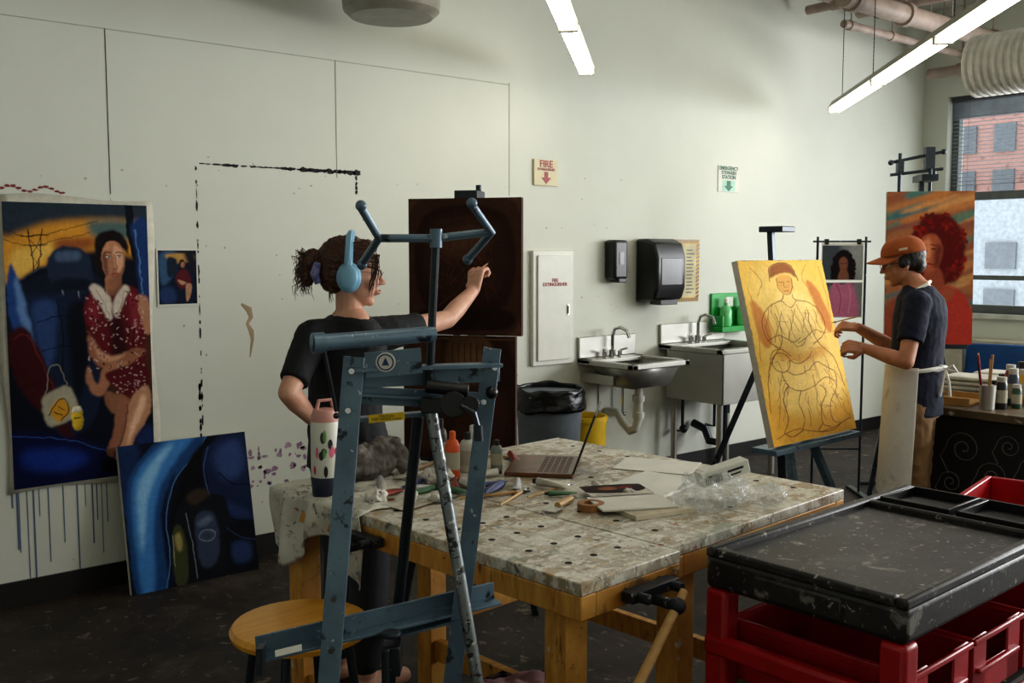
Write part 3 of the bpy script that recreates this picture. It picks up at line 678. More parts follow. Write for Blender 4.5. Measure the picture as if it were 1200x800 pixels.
# ---------------------------------------------------------------- cart
CB=splat('worn_black_plastic',(22,20,20),(40,38,36),[((88,84,78),3.0,.52,0,.25,.5),((140,136,128),14,.60,0,.06,.6),((176,172,160),50,.62,0,.05,.8),((18,16,16),14,.6,0,.1)],rough=.45,bscale=5,bmp=.35)
t=thing('utility_cart','black plastic topped utility cart with red bins','cart',(1.84,-3.71,0),math.radians(2))
L,Wd=.97,.5
part('tray_top',M().bb((0,0,.762),(L,Wd,.842)),CB,t,bev=.014)
m=M();z0,z1=.835,.860
m.bb((.0,.0,z0),(L,.028,z1));m.bb((.0,Wd-.028,z0),(L,Wd,z1));m.bb((L-.03,.028,z0),(L,Wd-.028,z1));m.bb((.0,.028,z0),(.028,Wd-.028,z1));m.bb((.7,.028,z0),(.72,Wd-.028,z1))
part('rim',m,CB,t,bev=.007)
for a,b_ in ((.045,.24),(.26,.455)):
    m=M();m.bb((.735,a,.8425),(.93,b_,.845));m.bb((.735,a,.845),(.93,a+.008,.868));m.bb((.735,b_-.008,.845),(.93,b_,.868));m.bb((.735,a,.845),(.743,b_,.868));m.bb((.922,a,.845),(.93,b_,.868))
    part('organizer_tray',m,BLACK,t,bev=.003)
part('front_panel',M().bb((-.008,.14,.775),(.03,.36,.825)),CB,t,bev=.006)
for x in (.0,L-.06):
    for y in (.0,Wd-.06): part('corner_post',M().bb((x,y,.08),(x+.06,y+.06,.762)),RED,t,bev=.012)
def redbin(x0,x1,z0,z1,y0=.02,y1=.48,slot=.5):
    m=M();w=.008
    m.bb((x0,y0,z0),(x1,y1,z0+w));m.bb((x0,y0,z0),(x0+w,y1,z1));m.bb((x1-w,y0,z0),(x1,y1,z1));m.bb((x0,y1-w,z0),(x1,y1,z1));m.bb((x0,y0,z0),(x1,y0+w,z0+(z1-z0)*slot));m.bb((x0-.006,y0-.008,z1-.015),(x1+.006,y0+.002,z1))
    q=(x1-x0)*.28
    m.bb((x0,y0,z0),(x0+q,y0+w,z1));m.bb((x1-q,y0,z0),(x1,y0+w,z1));m.bb((x0+.02,y0-.01,z0+(z1-z0)*slot-.012),(x1-.02,y0+.004,z0+(z1-z0)*slot))
    m.bb((x0-.004,y0,z1-.02),(x0+w,y1,z1))
    part('bin',m,RED,t,bev=.004)
redbin(.07,.34,.53,.68);redbin(.36,.62,.53,.68);redbin(.64,.9,.53,.68)
redbin(.07,.46,.34,.5);redbin(.48,.9,.34,.5);redbin(.03,.92,.1,.3)
m=M();m.bb((0.02,.02,.50),(L-.02,.48,.515));m.bb((.02,.02,.31),(L-.02,.48,.325));part('shelf',m,CB,t)
for z in (.40,.60): part('side_rail',M().bb((-.004,.0,z),(.03,Wd,z+.05)),RED,t,bev=.01)
for x in (.06,L-.06):
    for y in (.05,Wd-.05): part('caster',M().cyl((x,y-.015,.04),(x,y+.015,.04),.04),BLACK,t)
# ---------------------------------------------------------------- stool
t=thing('stool','round yellow wooden stool with metal legs','stool',(1.145,-2.47,0))
part('seat',M().lathe([(.0,.59),(.155,.59),(.172,.597),(.176,.61),(.168,.622),(.15,.625),(.0,.621)],n=40),splat('stool_wood',(206,142,40),(224,166,60),[((120,80,36),20,.66,0),((230,220,190),34,.70,0)],rough=.35,bscale=4,stretch=(1,8,1)),t)
for i in range(4):
    a=math.pi/4+i*math.pi/2;c,s=math.cos(a),math.sin(a);part('leg',M().cyl((.12*c,.12*s,.59),(.2*c,.2*s,0),.011),DKST,t)
m=M();m.tube([(.172*math.cos(2*math.pi*k/24),.172*math.sin(2*math.pi*k/24),.22) for k in range(25)],.008);part('foot_ring',m,DKST,t)
# ---------------------------------------------------------------- front easel
o0=(-.2,1.92)
def E(x,y,d=1.92):
    q=ld(x,y,d);return V((q.x-o0[0],q.y-o0[1],q.z))
def ext(a,b,z=0.0):
    t_=(z-a.z)/(b.z-a.z);return a+(b-a)*t_
t=thing('metal_easel','heavy blue painted steel easel with pipe mast and crossbars','easel',wd(*o0),RZ)
a,b_=E(415,418,1.88),E(385,800,1.82)
part('upright',M().ang(a,ext(a,b_),.040,.008),BLUEST,t,bev=.001)
a2,b2=E(577,408,2.0),E(530,800,1.96)
part('upright',M().ang(a2,ext(a2,b2),.036,.008),BLUEST,t,bev=.001)
part('crossbar',M().beam(E(408,433,1.87),E(585,427,1.99),.04,.008,(0,0,1)).beam(E(410,446,1.89),E(585,438,2.01),.008,.03,(0,0,1)),BLUEST,t,bev=.001)
part('crossbar',M().beam(E(420,463,1.9),E(575,470,2.0),.008,.034,(0,0,1)).beam(E(420,462,1.89),E(565,470,1.99),.028,.006,(0,0,1)),BLUEST,t,bev=.001)
part('crossbar',M().beam(E(420,491,1.9),E(500,484,1.96),.026,.008,(0,0,1)),BLUEST,t,bev=.001)
c=E(452,424,1.86)
part('plate',M().beam(E(428,428,1.872),E(494,422,1.89),.005,.048,(0,0,1)),BLUEST,t)
m=M();m.cyl(c,c+V((0,-.003,0)),.0185,n=24);part('round_emblem',m,PAPER,t,label='white round emblem sticker')
m=M();m.tube([c+V((.0145*math.cos(k*math.pi/12),-.0035,.0145*math.sin(k*math.pi/12))) for k in range(25)],.0013,5);m.add([c+V((x,-.0045,z)) for x,z in [(-.007,-.006),(0,.009),(.007,-.006)]],[(0,1,2)]);part('emblem_ring',m,mat('emblem_blue',(30,60,104),.5),t)
part('label_sticker',M().beam(E(432,491,1.878),E(474,487,1.9),.004,.015,(0,0,1)),mat('label_yellow',(222,188,30),.5),t)
q=E(453,489.2,1.872)
text('lettering','CAUTION\nKEEP HANDS CLEAR',.0062,t,q,(math.pi/2,0,math.radians(12)),BLACK,ext=.0002,bold=.0001)
q=E(338,762,1.78);part('rail_label',M().box(q,(.05,.002,.012),Matrix.Rotation(.5,3,'Z')@Matrix.Rotation(-.05,3,'Y')),PAPER,t,label='worn white paper label')
m=M();m.cyl(E(368,402,1.8),E(508,391,1.93),.0155);m.ell(E(367,402,1.8),(.006,.017,.017));m.cyl(E(366,402,1.8),E(380,401,1.81),.019);part('pipe_arm',m,BLUEST,t)
m=M();m.tube([E(511,278,1.93),E(507,360,1.93),E(503,460,1.94)],.008,10);part('mast',m,DKST,t)
m=M();m.tube([E(443,279,1.9),E(511,279,1.93),E(574,272,1.96)],.008,10)
m.tube([E(423,243,1.84),E(444,279,1.9),E(425,308,1.97)],.008,10);m.tube([E(553,240,1.9),E(576,272,1.96),E(549,303,2.02)],.008,10)
for q in ((423,241,1.84),(424,310,1.97),(553,238,1.9),(548,304,2.02)): m.ell(E(*q),.0105)
m.cyl(E(511,268,1.93),E(511,290,1.93),.012)
part('canvas_fork',m,BLUEST,t)
for q in ((413,434,1.86),(580,430,1.98),(409,480,1.87),(567,470,1.97),(420,466,1.885),(548,468,1.97),(392,700,1.81),(545,712,1.96),(389,760,1.8)):
    e=E(*q);part('bolt',M().cyl(e,e+V((0,-.012,0)),.006,n=6),CHROME,t)
m=M();m.cyl(E(499,452,1.9),E(549,458,1.9),.013);m.cyl(E(531,474,1.86),E(531,474,1.92),.026,n=10);m.cyl(E(551,474,1.86),E(551,474,1.92),.018,n=10);m.box(E(515,474,1.93),(.07,.03,.03));m.ell(E(576,460,1.96),.013)
part('clamp_knob',m,BLACK,t,bev=.002)
m=M();m.tube([E(540,476,1.85),E(556,484,1.84),E(560,500,1.84)],.005,8);m.cyl(E(560,498,1.84),E(561,516,1.84),.009);part('crank',m,DKST,t)
GALV=splat('galvanized_pipe',(120,126,128),(150,156,158),[((60,60,60),50,.56,0),((200,200,196),70,.62,0)],rough=.35,metal=.6)
a,b_=E(505,480,1.94),E(560,800,1.9);part('strut',M().cyl(a,ext(a,b_),.0125),GALV,t)
a,b_=E(490,488,1.96),E(457,800,2.02);part('strut',M().cyl(a,ext(a,b_),.0115),DKST,t)
m=M();m.tube([E(377,396,1.8),E(384,430,1.82),E(394,482,1.84)],.004,6);m.ell(E(394,487,1.84),.006);part('rod',m,DKST,t)
a,b_=E(303,771,1.8),E(583,704,2.03)
part('foot_rail',M().ang(a,b_,.04,.006,(0,0,1)),BLUEST,t,bev=.001)
m=M();m.box(E(306,772,1.78),(.012,.03,.05));part('rail_bracket',m,DKST,t)
m=M();q=E(460,770,1.9);m.box(q,(.035,.05,.06));m.cyl(q+V((-.01,-.03,.03)),q+V((-.01,-.03,-.05)),.008);m.cyl(q+V((0,-.02,.05)),q+V((0,-.02,.06)),.02);part('clamp',m,DKST,t,bev=.003)
m=M();m.ang(E(470,742,1.95),E(545,722,1.98),.03,.005,(0,0,1));part('brace',m,BLUEST,t)
# ---------------------------------------------------------------- generic display easel
def easel(name,label,lat,d,yaw,topz,shelfz,mt,spread=.35,back=.0):
    w=wd(lat,d);t=thing(name,label,'easel',w,RZ+yaw)
    part('mast',M().beam((0,.05+back,.02),(0,.1+back,topz),.03,.03),mt,t,bev=.002)
    for s in (-1,1): part('leg',M().beam((s*.04,.06+back,topz*.72),(s*spread,.03,0),.028,.02),mt,t,bev=.002)
    part('rear_leg',M().beam((0,.11+back,topz*.75),(0,.75,0),.028,.02),mt,t,bev=.002)
    part('shelf',M().bb((-.25,-.04,shelfz-.033),(.25,.09+back,shelfz-.003)),mt,t,bev=.002)
    m=M();m.bb((-.05,.0,topz-.03),(.05,.12+back,topz+.01));m.cyl((.04,.06,topz+.01),(.04,.06,topz+.035),.012);part('top_clamp',m,DKST,t,bev=.002)
    return t
def stacked(x0,x1,y0,y1,dl,dr,label,items,bbx):
    o=ld(x0,y1,dl);o2=ld(x1,y1-1.5,dr);tp=ld(x0,y0,dl)
    O=wd(o.x,dl,o.z);X=wd(o2.x,dr,0)-wd(o.x,dl,0);Wd=X.length;Hd=tp.z-o.z
    t=thing('painting',label,'painting',mtx=frame(O,X,V((0,0,1))+dirw(0,.0)))
    part('canvas',M().bb((0,0,0),(Wd,.03,Hd)),mat('maroon_canvas_edge',(70,40,32),.8),t,bev=.002)
    art('painted_image',t,Wd,Hd,items,bbx,y0=-.0005,N=200,warp=.7,emb=.3);return o,o2,Hd
it=[('r',(92,64,50),rect(0,0,130,158)),('b',(72,48,38),rect(6,7,124,150),1),('b',(52,33,27),rect(18,20,112,124),1.5),('b',(78,52,40),rect(30,30,100,100),6),('b',(62,41,33),rect(30,34,102,112),2),('b',(94,66,50),[(40,40),(90,36),(84,60),(44,66)],6),('b',(44,28,24),rect(20,128,112,150),1.5)]
for i in range(26): it.append(('s',(78+int(R()*24),54,42),[(24+R()*80,24+R()*90),(30+R()*76,30+R()*100)],1.0))
o,o2,Hd=stacked(480,611,233,391,4.15,4.02,'upper dark brown canvas with soft nested rectangle shapes',it,(0,0,130,158))
it=[('r',(78,52,41),rect(0,0,130,142)),('b',(56,36,29),rect(8,6,120,136),1.5),('b',(104,76,54),rect(54,4,100,58),1.5),('b',(66,44,35),rect(60,62,118,136),1.5),('b',(80,54,42),rect(10,10,44,120),6),('b',(120,90,66),rect(64,20,92,50),4),('b',(74,48,38),[(64,70),(114,70),(112,130),(66,130)],2)]
for i in range(6): it.append(('s',(70,48,36),[(58+i*7,8),(58+i*7,56)],1.2))
it.append(('s',(112,80,60),[(2,3),(128,3)],2))
b1,b2,_=stacked(474,604,392,534,4.17,4.05,'lower dark brown canvas with faint radiator shape',it,(0,0,130,142))
easel('display_easel','dark metal easel behind the dark brown canvases',(o.x+o2.x)/2,4.22,-.25,o.z+Hd+.03,b1.z,DKST,.3)
# ochre canvas
BL=wd(1.254,4.70,.626);xd=dirw(.576,.53);zd=dirw(-.174,.15,.877)
t=thing('painting','golden underpainting canvas with brown line drawing of draped figures','painting',mtx=frame(BL,xd,zd))
W,Hh=xd.length,.92
part('canvas',M().bb((0,0,0),(W,.035,Hh)),CANV,t,bev=.002)
ln=(128,70,22);l2=(166,102,36);l3=(190,130,50)
it=[('r',(232,188,84),rect(0,0,100,200)),('b',(238,202,110),[(10,20),(40,6),(74,20),(94,90),(84,160),(40,186),(12,120)],7),('b',(222,168,62),[(0,150),(40,174),(100,166),(100,200),(0,200)],7),
('b',(206,136,54),[(5,46),(14,50),(21,68),(21,88),(14,96),(7,84)],1.2),('b',(200,126,50),[(74,24),(86,34),(95,62),(95,84),(88,84),(80,54)],1),
('b',(246,214,130),[(36,40),(66,38),(76,64),(68,94),(34,88)],3),('b',(220,164,68),[(26,98),(50,106),(78,100),(84,108),(54,116),(24,108)],3),('b',(246,210,120),[(12,124),(40,116),(54,140),(26,168)],4),('b',(246,208,116),[(56,124),(84,118),(92,156),(66,170)],4),
('b',(150,88,32),[(32,20),(35,8),(47,3),(59,7),(64,20),(55,15),(41,16)],.8),('b',(222,168,84),[(40,18),(56,18),(57,30),(49,39),(41,32)],.8),('s',ln,[(31,24),(34,8),(47,3),(60,7),(65,24)],.9),('s',ln,[(40,20),(40,31),(48,40),(56,32),(57,20)],.7),('s',ln,[(42,25),(46,24.5)],.8),('s',ln,[(50.5,24.5),(54.5,25)],.8),('s',ln,[(48,24),(47,30),(49.5,31)],.6),('s',ln,[(45.5,35),(51.5,35)],.7),('s',l2,[(33,14),(45,11),(62,15)],.6),
('s',ln,[(44,39),(41,45),(24,52),(14,68),(16,88),(28,98)],.9),('s',ln,[(54,39),(56,45),(74,50),(86,66),(84,86),(68,98)],.9),('s',ln,[(30,60),(33,78),(30,94),(18,108),(8,130),(4,164)],.9),('s',ln,[(70,58),(68,78),(76,98),(90,116),(96,150)],.9),('s',ln,[(40,46),(49,54),(58,46)],.7),
('s',ln,[(16,88),(30,84),(44,92),(54,88)],.8),('s',ln,[(84,86),(72,82),(60,90),(50,94)],.8),('s',ln,[(44,92),(48,98),(56,96),(60,90)],.7),
('s',ln,[(16,114),(19,105),(28,103),(35,108),(35,118),(27,124),(19,121),(16,114)],.8),('s',ln,[(14,113),(18,101),(30,99),(38,108)],.8),('s',l2,[(20,112),(23,111.5)],.7),('s',l2,[(27,111),(30,111.5)],.7),('s',ln,[(30,123),(40,129),(54,126),(66,118),(78,124)],.9),('s',ln,[(24,125),(28,139),(42,147),(58,144),(74,136),(86,142)],.9),('s',ln,[(36,112),(46,117),(58,112),(64,104)],.8),
('s',ln,[(78,124),(88,134),(84,152),(74,166),(72,184),(82,190)],.9),('s',ln,[(66,144),(72,152),(62,168),(60,186),(68,192)],.9),('s',ln,[(42,147),(36,160),(40,176),(34,190)],.9),('s',ln,[(28,139),(20,152),(22,172),(14,188)],.9),('s',ln,[(14,188),(22,194),(34,190)],.9),('s',ln,[(60,186),(54,194),(70,196),(82,190)],.9)]
for k in range(16):
    f=(k+.5)/16;pts=[]
    a0=R()*.3;a1=.55+R()*.45
    for j in range(6):
        t_=a0+(a1-a0)*j/5;pts.append((20+60*f+2.5*math.sin(t_*8+k*1.7)+(f-.5)*10*t_,48+t_*46))
    it.append(('s',l2 if k%2 else ln,pts,.55))
for k in range(38):
    x=8+R()*84;y=106+R()*64;pts=[]
    s_=(x-50)/50;ll=10+16*R();bw=R()*2-1
    for j in range(5): pts.append((x+s_*7*j/4+3*bw*math.sin(j*.8),y+ll*j/4))
    it.append(('s',l2 if k%3 else ln,pts,.55))
for k in range(14):
    x=8+R()*80;y=44+R()*140;it.append(('s',l2,[(x,y),(x+4+3*R(),y+2-3*R()),(x+9,y+1)],.5))
it+=[('s',ln,[(4,192),(30,187),(60,195),(96,186)],.8),('s',l3,[(5,30),(9,60),(4,110)],.8),('s',l3,[(94,8),(97,50),(95,90)],.8),('s',l3,[(78,6),(70,20),(76,34)],.8),('s',l3,[(12,8),(22,24),(14,40)],.8)]
art('painted_image',t,W,Hh,it,(0,0,100,200),y0=-.0005,N=440,emb=.25,grain=.14,warp=.8)
c=(BL+wd(1.83,5.23,.626))/2
te=thing('metal_easel','blue-grey steel easel holding the golden canvas','easel',(c.x,c.y,0),math.atan2(xd.y,xd.x))
part('mast',M().beam((0,.17,.05),(-.0,.30,1.68),.03,.03),DKST,te,bev=.002)
part('top_clamp',M().bb((-.05,.2,1.66),(.07,.34,1.69)),DKST,te,bev=.004)
for s in (-1,1): part('leg',M().ang((s*.07,.14,.75),(s*.25,-.12,0),.035,.006),BLUEST,te)
part('rear_leg',M().beam((0,.25,1.2),(0,.8,0),.03,.02),DKST,te)
part('shelf',M().bb((-.4,-.02,.585),(.4,.12,.612)),BLUEST,te,bev=.002)
part('crossbar',M().bb((-.2,-.04,.28),(.2,-.01,.31)),BLUEST,te)
# red portrait
d=6.2
o=ld(1036,402,d);o2=ld(1135,402,d-.1);tp=ld(1042,227,d)
X=wd(o2.x,d-.1,0)-wd(o.x,d,0)
t=thing('painting','canvas portrait with curly red hair over orange and teal streaks','painting',mtx=frame(wd(o.x,d,o.z),X,V((0,0,1))+dirw(.06,.07)))
W=X.length*1.04;Hh=tp.z-o.z+.02
part('canvas',M().bb((0,0,0),(W,.035,Hh)),CANV,t,bev=.002)
it=[('r',(160,104,70),rect(0,0,100,175))]
for i in range(60):
    y=R()*175;x=R()*95;c_=random.choice([(84,124,116),(190,124,74),(150,90,66),(108,118,102),(196,144,92),(140,80,70),(70,116,120),(104,130,112),(206,150,96)])
    it.append(('b',c_,EL(x,y,18+R()*26,2+R()*3.4,-.3,10),1.6))
hr=(92,22,22)
it+=[('b',(150,74,54),[(0,136),(30,110),(50,104),(80,114),(100,144),(100,175),(0,175)],4),('b',hr,[(34,44),(46,28),(72,28),(88,50),(90,78),(82,102),(64,106),(42,100),(29,76),(28,54)],1.5)]
for i in range(130):
    a=R()*6.28;r_=.7+R()*.46;it.append(('b',(80+int(R()*74),18+int(R()*22),24),EL(59+29*r_*math.cos(a),66+37*r_*math.sin(a),2.2,2.2,0,7),.5))
it+=[('b',(150,76,54),[(46,92),(62,88),(68,112),(52,118),(43,108)],1),('b',(172,92,64),[(38,58),(47,49),(59,51),(65,66),(61,84),(51,95),(43,90),(38,76)],1),('b',(216,140,100),[(41,60),(50,54),(52,72),(46,84),(41,74)],1.8),('b',(110,50,40),[(59,60),(65,66),(60,86),(55,86)],1.8),('s',(60,20,20),[(39,62),(45,61)],1),('s',(60,20,20),[(51,61),(58,62)],1),('s',(30,12,14),[(40,66),(44.5,66)],1.3),('s',(30,12,14),[(52,66),(57,66)],1.3),('s',(126,60,46),[(47,67),(45.5,77),(49,78)],.9),('s',(126,36,36),[(44,84),(49,83),(54,84)],1.6),
('b',(176,62,50),[(20,124),(44,110),(56,122),(72,108),(96,126),(100,178),(14,178)],2),('b',(164,86,60),[(36,116),(46,110),(56,122),(70,110),(80,116),(60,134)],1.4),('b',(206,112,82),[(24,128),(40,118),(40,150),(24,160)],4)]
art('painted_image',t,W,Hh,it,(0,0,100,175),y0=-.0005,N=260,emb=.35)
easel('display_easel','dark steel studio easel holding the portrait',(o.x+o2.x)/2+.02,d+.02,-.1,2.03,o.z,DKST,.3,back=.08)
p=wd((o.x+o2.x)/2+.06,d+.36)
t=thing('easel_frame','tall black steel easel frame with double crossbars','easel',p,RZ)
for x,z in ((-.1,2.2),(.1,2.16)): part('post',M().cyl((x,0,0),(x,0,z),.012),DKST,t)
m=M();m.cyl((-.16,0,2.14),(.18,0,2.21),.01);m.cyl((-.16,0,2.06),(.18,0,2.10),.01);m.ell((-.16,0,2.14),.018);m.ell((.18,0,2.21),.018);m.bb((-.12,-.02,2.07),(-.08,.02,2.16));m.bb((.06,-.02,2.10),(.12,.02,2.24));part('crossbar',m,DKST,t)
m=M();m.cyl((-.3,0,.02),(.3,0,.02),.014);m.cyl((0,-.02,.02),(0,.4,.02),.014);part('base',m,DKST,t)
d=6.3;o=ld(961,372,d);W=.265;Hh=.47
t=thing('photo_display','two printed reference photos clipped to a thin stand','picture',wd(o.x,d,0),RZ)
part('stand',M().cyl((-.02,.02,0),(-.02,.02,o.z+Hh+.04),.008).cyl((W+.02,.02,0),(W+.02,.02,o.z+Hh+.04),.008).cyl((-.05,.02,o.z+Hh+.01),(W+.05,.02,o.z+Hh+.01),.006).bb((-.04,-.15,0),(0,.2,.02)).bb((W,-.15,0),(W+.04,.2,.02)).cyl((-.02,.02,.3),(W+.02,.02,.3),.006),DKST,t)
full=[('r',(124,126,128),rect(0,0,50,84)),('b',(70,76,82),[(0,0),(22,0),(16,40),(0,50)],3),('b',(150,152,150),[(34,0),(50,0),(50,40),(42,30)],3),('b',(22,16,18),[(14,18),(19,8),(27,5),(34,9),(39,20),(41,38),(37,48),(31,44),(19,46),(12,46),(11,32)],.8)]
for i in range(30): a=R()*6.28;full.append(('p',(20+int(R()*26),16,18),EL(26+14*math.cos(a),28+20*math.sin(a),2,2,0,6)))
full+=[('b',(128,82,64),[(21,18),(26,14),(31,18),(31,28),(26,33),(22,28)],.5),('b',(128,82,64),[(23,30),(30,30),(33,42),(20,42)],.6),('b',(184,108,136),[(8,84),(11,50),(18,42),(26,46),(34,42),(41,50),(45,84)],.7),('s',(130,70,94),[(18,44),(24,60),(22,80)],1),('s',(210,140,164),[(34,46),(36,60),(34,80)],1),('s',(24,12,12),[(22.5,22),(25,22)],.8),('s',(24,12,12),[(28,22),(30.5,22)],.8),('s',(120,40,46),[(24,29),(28.5,29)],.9)]
for k,(a,b_,bbx) in enumerate([(0,.225,(0,43,50,84)),(.235,.47,(0,0,50,42))]):
    part('photo_sheet',M().bb((0,0,o.z+a),(W,.003,o.z+b_)),PAPER,t)
    art('printed_image',t,W-.01,.215,full,bbx,y0=-.0005,N=110,warp=.4).location=(.005,0,o.z+a+.005)
for x in (.03,W-.03): part('binder_clip',M().bb((x-.012,-.006,o.z+Hh-.01),(x+.012,.012,o.z+Hh+.025)),BLACK,t)
# ---------------------------------------------------------------- people
def Rz(a): return Matrix.Rotation(a,3,'Z')
def head(m,c,yaw,pitch=0,s=1.0):
    Q=Rz(yaw)@Matrix.Rotation(pitch,3,'Y')
    c=V(c)
    def p(x,y,z): return c+Q@(V((x,y,z))*s)
    def e(x,y,z,a,b,d): m.ell(p(x,y,z),(a*s,b*s,d*s),Q)
    e(-.012,0,.035,.096,.076,.085);e(.02,0,-.02,.065,.055,.085);e(.034,0,-.08,.036,.034,.028);e(.054,0,-.095,.018,.018,.015)
    m.cap(p(.078,0,.012),p(.101,0,-.028),.0055*s,.009*s);e(.090,.010,-.032,.010,.006,.0055);e(.090,-.010,-.032,.010,.006,.0055)
    e(.07,0,.024,.016,.045,.008);e(.081,0,-.055,.010,.020,.005);e(.078,0,-.065,.011,.018,.006)
    e(.051,.036,-.03,.022,.018,.022);e(.051,-.036,-.03,.022,.018,.022)
    for q in (-1,1): e(-.002,.074*q,-.012,.016,.007,.03)
    return p,Q
def hand(m,w,d,up,curl=.6,s=1.0,th=1,rad=.0086):
    w=V(w);d=V(d).normalized();up=V(up);up=(up-d*up.dot(d)).normalized();sd=d.cross(up)
    for i in range(4): m.cap(w+sd*(i-1.5)*.011*s,w+d*.078*s+sd*(i-1.5)*.019*s,.013*s,.0115*s)
    for i,f in enumerate((.95,1.06,1.0,.8)):
        if th<0: f=(.8,1.0,1.06,.95)[i]
        p=w+d*.08*s+sd*(i-1.5)*.0205*s;dd=d.copy()
        ci=curl*(1+.08*(i-1.5))
        for j,l in enumerate((.038,.025,.019)):
            dd=Matrix.Rotation(-ci*(.8+.25*j),3,sd)@dd
            q=p+dd*l*f*s;m.cap(p,q,rad*s*(1-.08*j),rad*s*(.94-.08*j));p=q
    g=1 if th>0 else -1
    p=w+d*.02*s+sd*g*.028*s
    q=p+(d*.6+sd*g*.35-up*.6).normalized()*.042*s;m.cap(p,q,.013*s,.011*s)
    r=q+(d*.7-up*.5-sd*g*.35).normalized()*.03*s;m.cap(q,r,.0105*s,.009*s)
    return r
def eyes(p,Q,par,s=1.0,lc=(176,98,92)):
    EW=mat('eye_white',(215,210,202),.3);ED=mat('eye_dark',(30,20,16),.2)
    for q in (-1,1):
        part('eye',M().ell(p(.065,.03*q,.004),.0125*s),EW,par)
        part('iris',M().ell(p(.0752,.031*q,.003),.0050*s),ED,par)
        part('eyebrow',M().tube([p(.078,.014*q,.022),p(.084,.03*q,.027),p(.073,.048*q,.022)],[.0016,.0024,.001]),mat('brow',(50,30,22),.7),par)
    m=M();m.ell(p(.0848,0,-.0545),(.0082*s,.016*s,.0034*s),Q);m.ell(p(.0828,0,-.064),(.0086*s,.014*s,.0044*s),Q);part('lips',m,mat('lips_%d'%lc[0],lc,.4),par)
def P(x,y,d=None):
    q=ld(x,y,d or D0);return V((q.x-o0[0],q.y-o0[1],q.z))
# --- woman
D0=3.45;o0=(ld(408,500,D0).x,D0)
tw=thing('person','person in black t-shirt and blue headphones painting a dark canvas','person',wd(*o0),RZ)
tyw=math.atan2(.66,.75)
hc=P(415,321);hc.y=0.0
m=M()
def tr(z,x,y,a,b): return ((x,y,z),a,b,tyw)
m.rings([tr(.82,.0,.0,.10,.15),tr(.92,.0,.0,.105,.165),tr(1.0,-.01,0,.085,.13),tr(1.1,-.01,0,.088,.135),tr(1.2,.0,.0,.098,.15),tr(1.28,.005,.0,.08,.155),tr(1.33,.01,0,.058,.095),tr(1.36,.012,0,.045,.05)])
m.chain([(.012,0,1.32),hc+V((-.02,0,-.06))],[.050,.046])
ls=P(367,394,3.36);rs=P(457,390,3.52);le=P(338,460,3.22);lw=P(366,491,3.33);re=P(524,374,3.72);rw=P(555,340,3.9)
for a in ((ls,le,lw),(rs,re,rw)):
    m.chain([a[0],a[0].lerp(a[1],.5),a[1],a[1].lerp(a[2],.35),a[2]],[.046,.041,.035,.036,.024])
m.chain([(0,0,1.27),ls],[.065,.048]);m.chain([(0,0,1.27),rs],[.065,.048])
for s in (-1,1):
    hx=Rz(tyw)@V((0,.08*s,0));k=hx*1.05+V((.02,.02,0));f=hx*1.1
    m.chain([V((hx.x,hx.y,.84)),V((k.x,k.y,.46)),V((f.x,f.y,.09))],[.085,.055,.04]);fd=Rz(tyw)@V((.16,0,0));m.cap(V((f.x,f.y,.04)),V((f.x,f.y,.03))+fd,.04,.03)
hand(m,rw,(.12,.35,.93),(-.55,-.8,.25),1.05,.98,-1)
hand(m,lw,(.6,.55,-.25),(-.3,-.7,.5),.5,.95,1)
p_,Q_=head(m,hc,.08,.03)
part('body',m,SKW,tw,rem=.0045,smi=3)
eyes(p_,Q_,tw)
BS=mat('black_tshirt',(20,22,28),.8,bmp=.5,scale=12,var=.25)
m=M();m.rings([tr(.90,.0,.0,.125,.178),tr(1.0,-.01,0,.115,.155),tr(1.1,-.01,0,.112,.155),tr(1.2,.0,.0,.118,.168),tr(1.27,.005,.0,.103,.170),tr(1.315,.008,0,.078,.13),tr(1.335,.01,0,.062,.08)])
for a,f in (((ls,le),.80),((rs,re),.48)):
    b=a[0].lerp(a[1],f);m.chain([(0,0,1.25),a[0]],[.08,.060]);m.tube([a[0],a[0].lerp(b,.5),b],[.060,.053,.049],16);m.ell(a[0],.060)
part('tshirt',m,BS,tw,rem=.006,smi=5,disp=.010,dsc=.05,mid=.35)
PT=mat('dark_trousers',(44,46,52),.8,bmp=.4)
m=M();m.rings([tr(.80,0,0,.13,.19),tr(.93,0,0,.12,.175)])
for s in (-1,1):
    hx=Rz(tyw)@V((0,.08*s,0));k=hx*1.05+V((.02,.02,0));f=hx*1.1
    m.chain([V((hx.x,hx.y,.82)),V((k.x,k.y,.46)),V((f.x,f.y,.14))],[.1,.072,.065])
part('trousers',m,PT,tw,rem=.01)
HR=mat('brown_hair',(50,28,19),.5,var=.35,scale=60,stretch=(1,1,3),bmp=.4,col2=(92,54,36))
m=M();hp=p_
m.ell(hp(-.028,0,.05),(.1,.083,.084),Q_);m.ell(hp(-.06,0,.0),(.066,.072,.07),Q_);m.ell(hp(.033,0,.093),(.045,.055,.028),Q_)
m.ell(hp(-.115,0,.01),(.03,.04,.04),Q_);m.ell(hp(-.15,0,.035),(.032,.040,.044),Q_);m.ell(hp(-.160,0,-.005),(.026,.034,.044),Q_);m.ell(hp(-.14,0,.060),(.024,.028,.024),Q_)
hr_=part('hair',m,HR,tw,rem=.0045,smi=2,disp=.012,dsc=.012)
m=M()
for i in range(240):
    b0=hp(-.15,0,.015)+V((.03*(R()-.5),.06*(R()-.5),.09*(R()-.5)));e=b0+V((-.005-.045*R(),.06*(R()-.5),.09*(R()-.6)));m.tube([b0,b0.lerp(e,.5)+V((-.015*R(),0,.02*(R()-.3))),e,e+V((.012*R(),.0,-.03*R()))],[.0018,.0017,.0013,.0005],4)
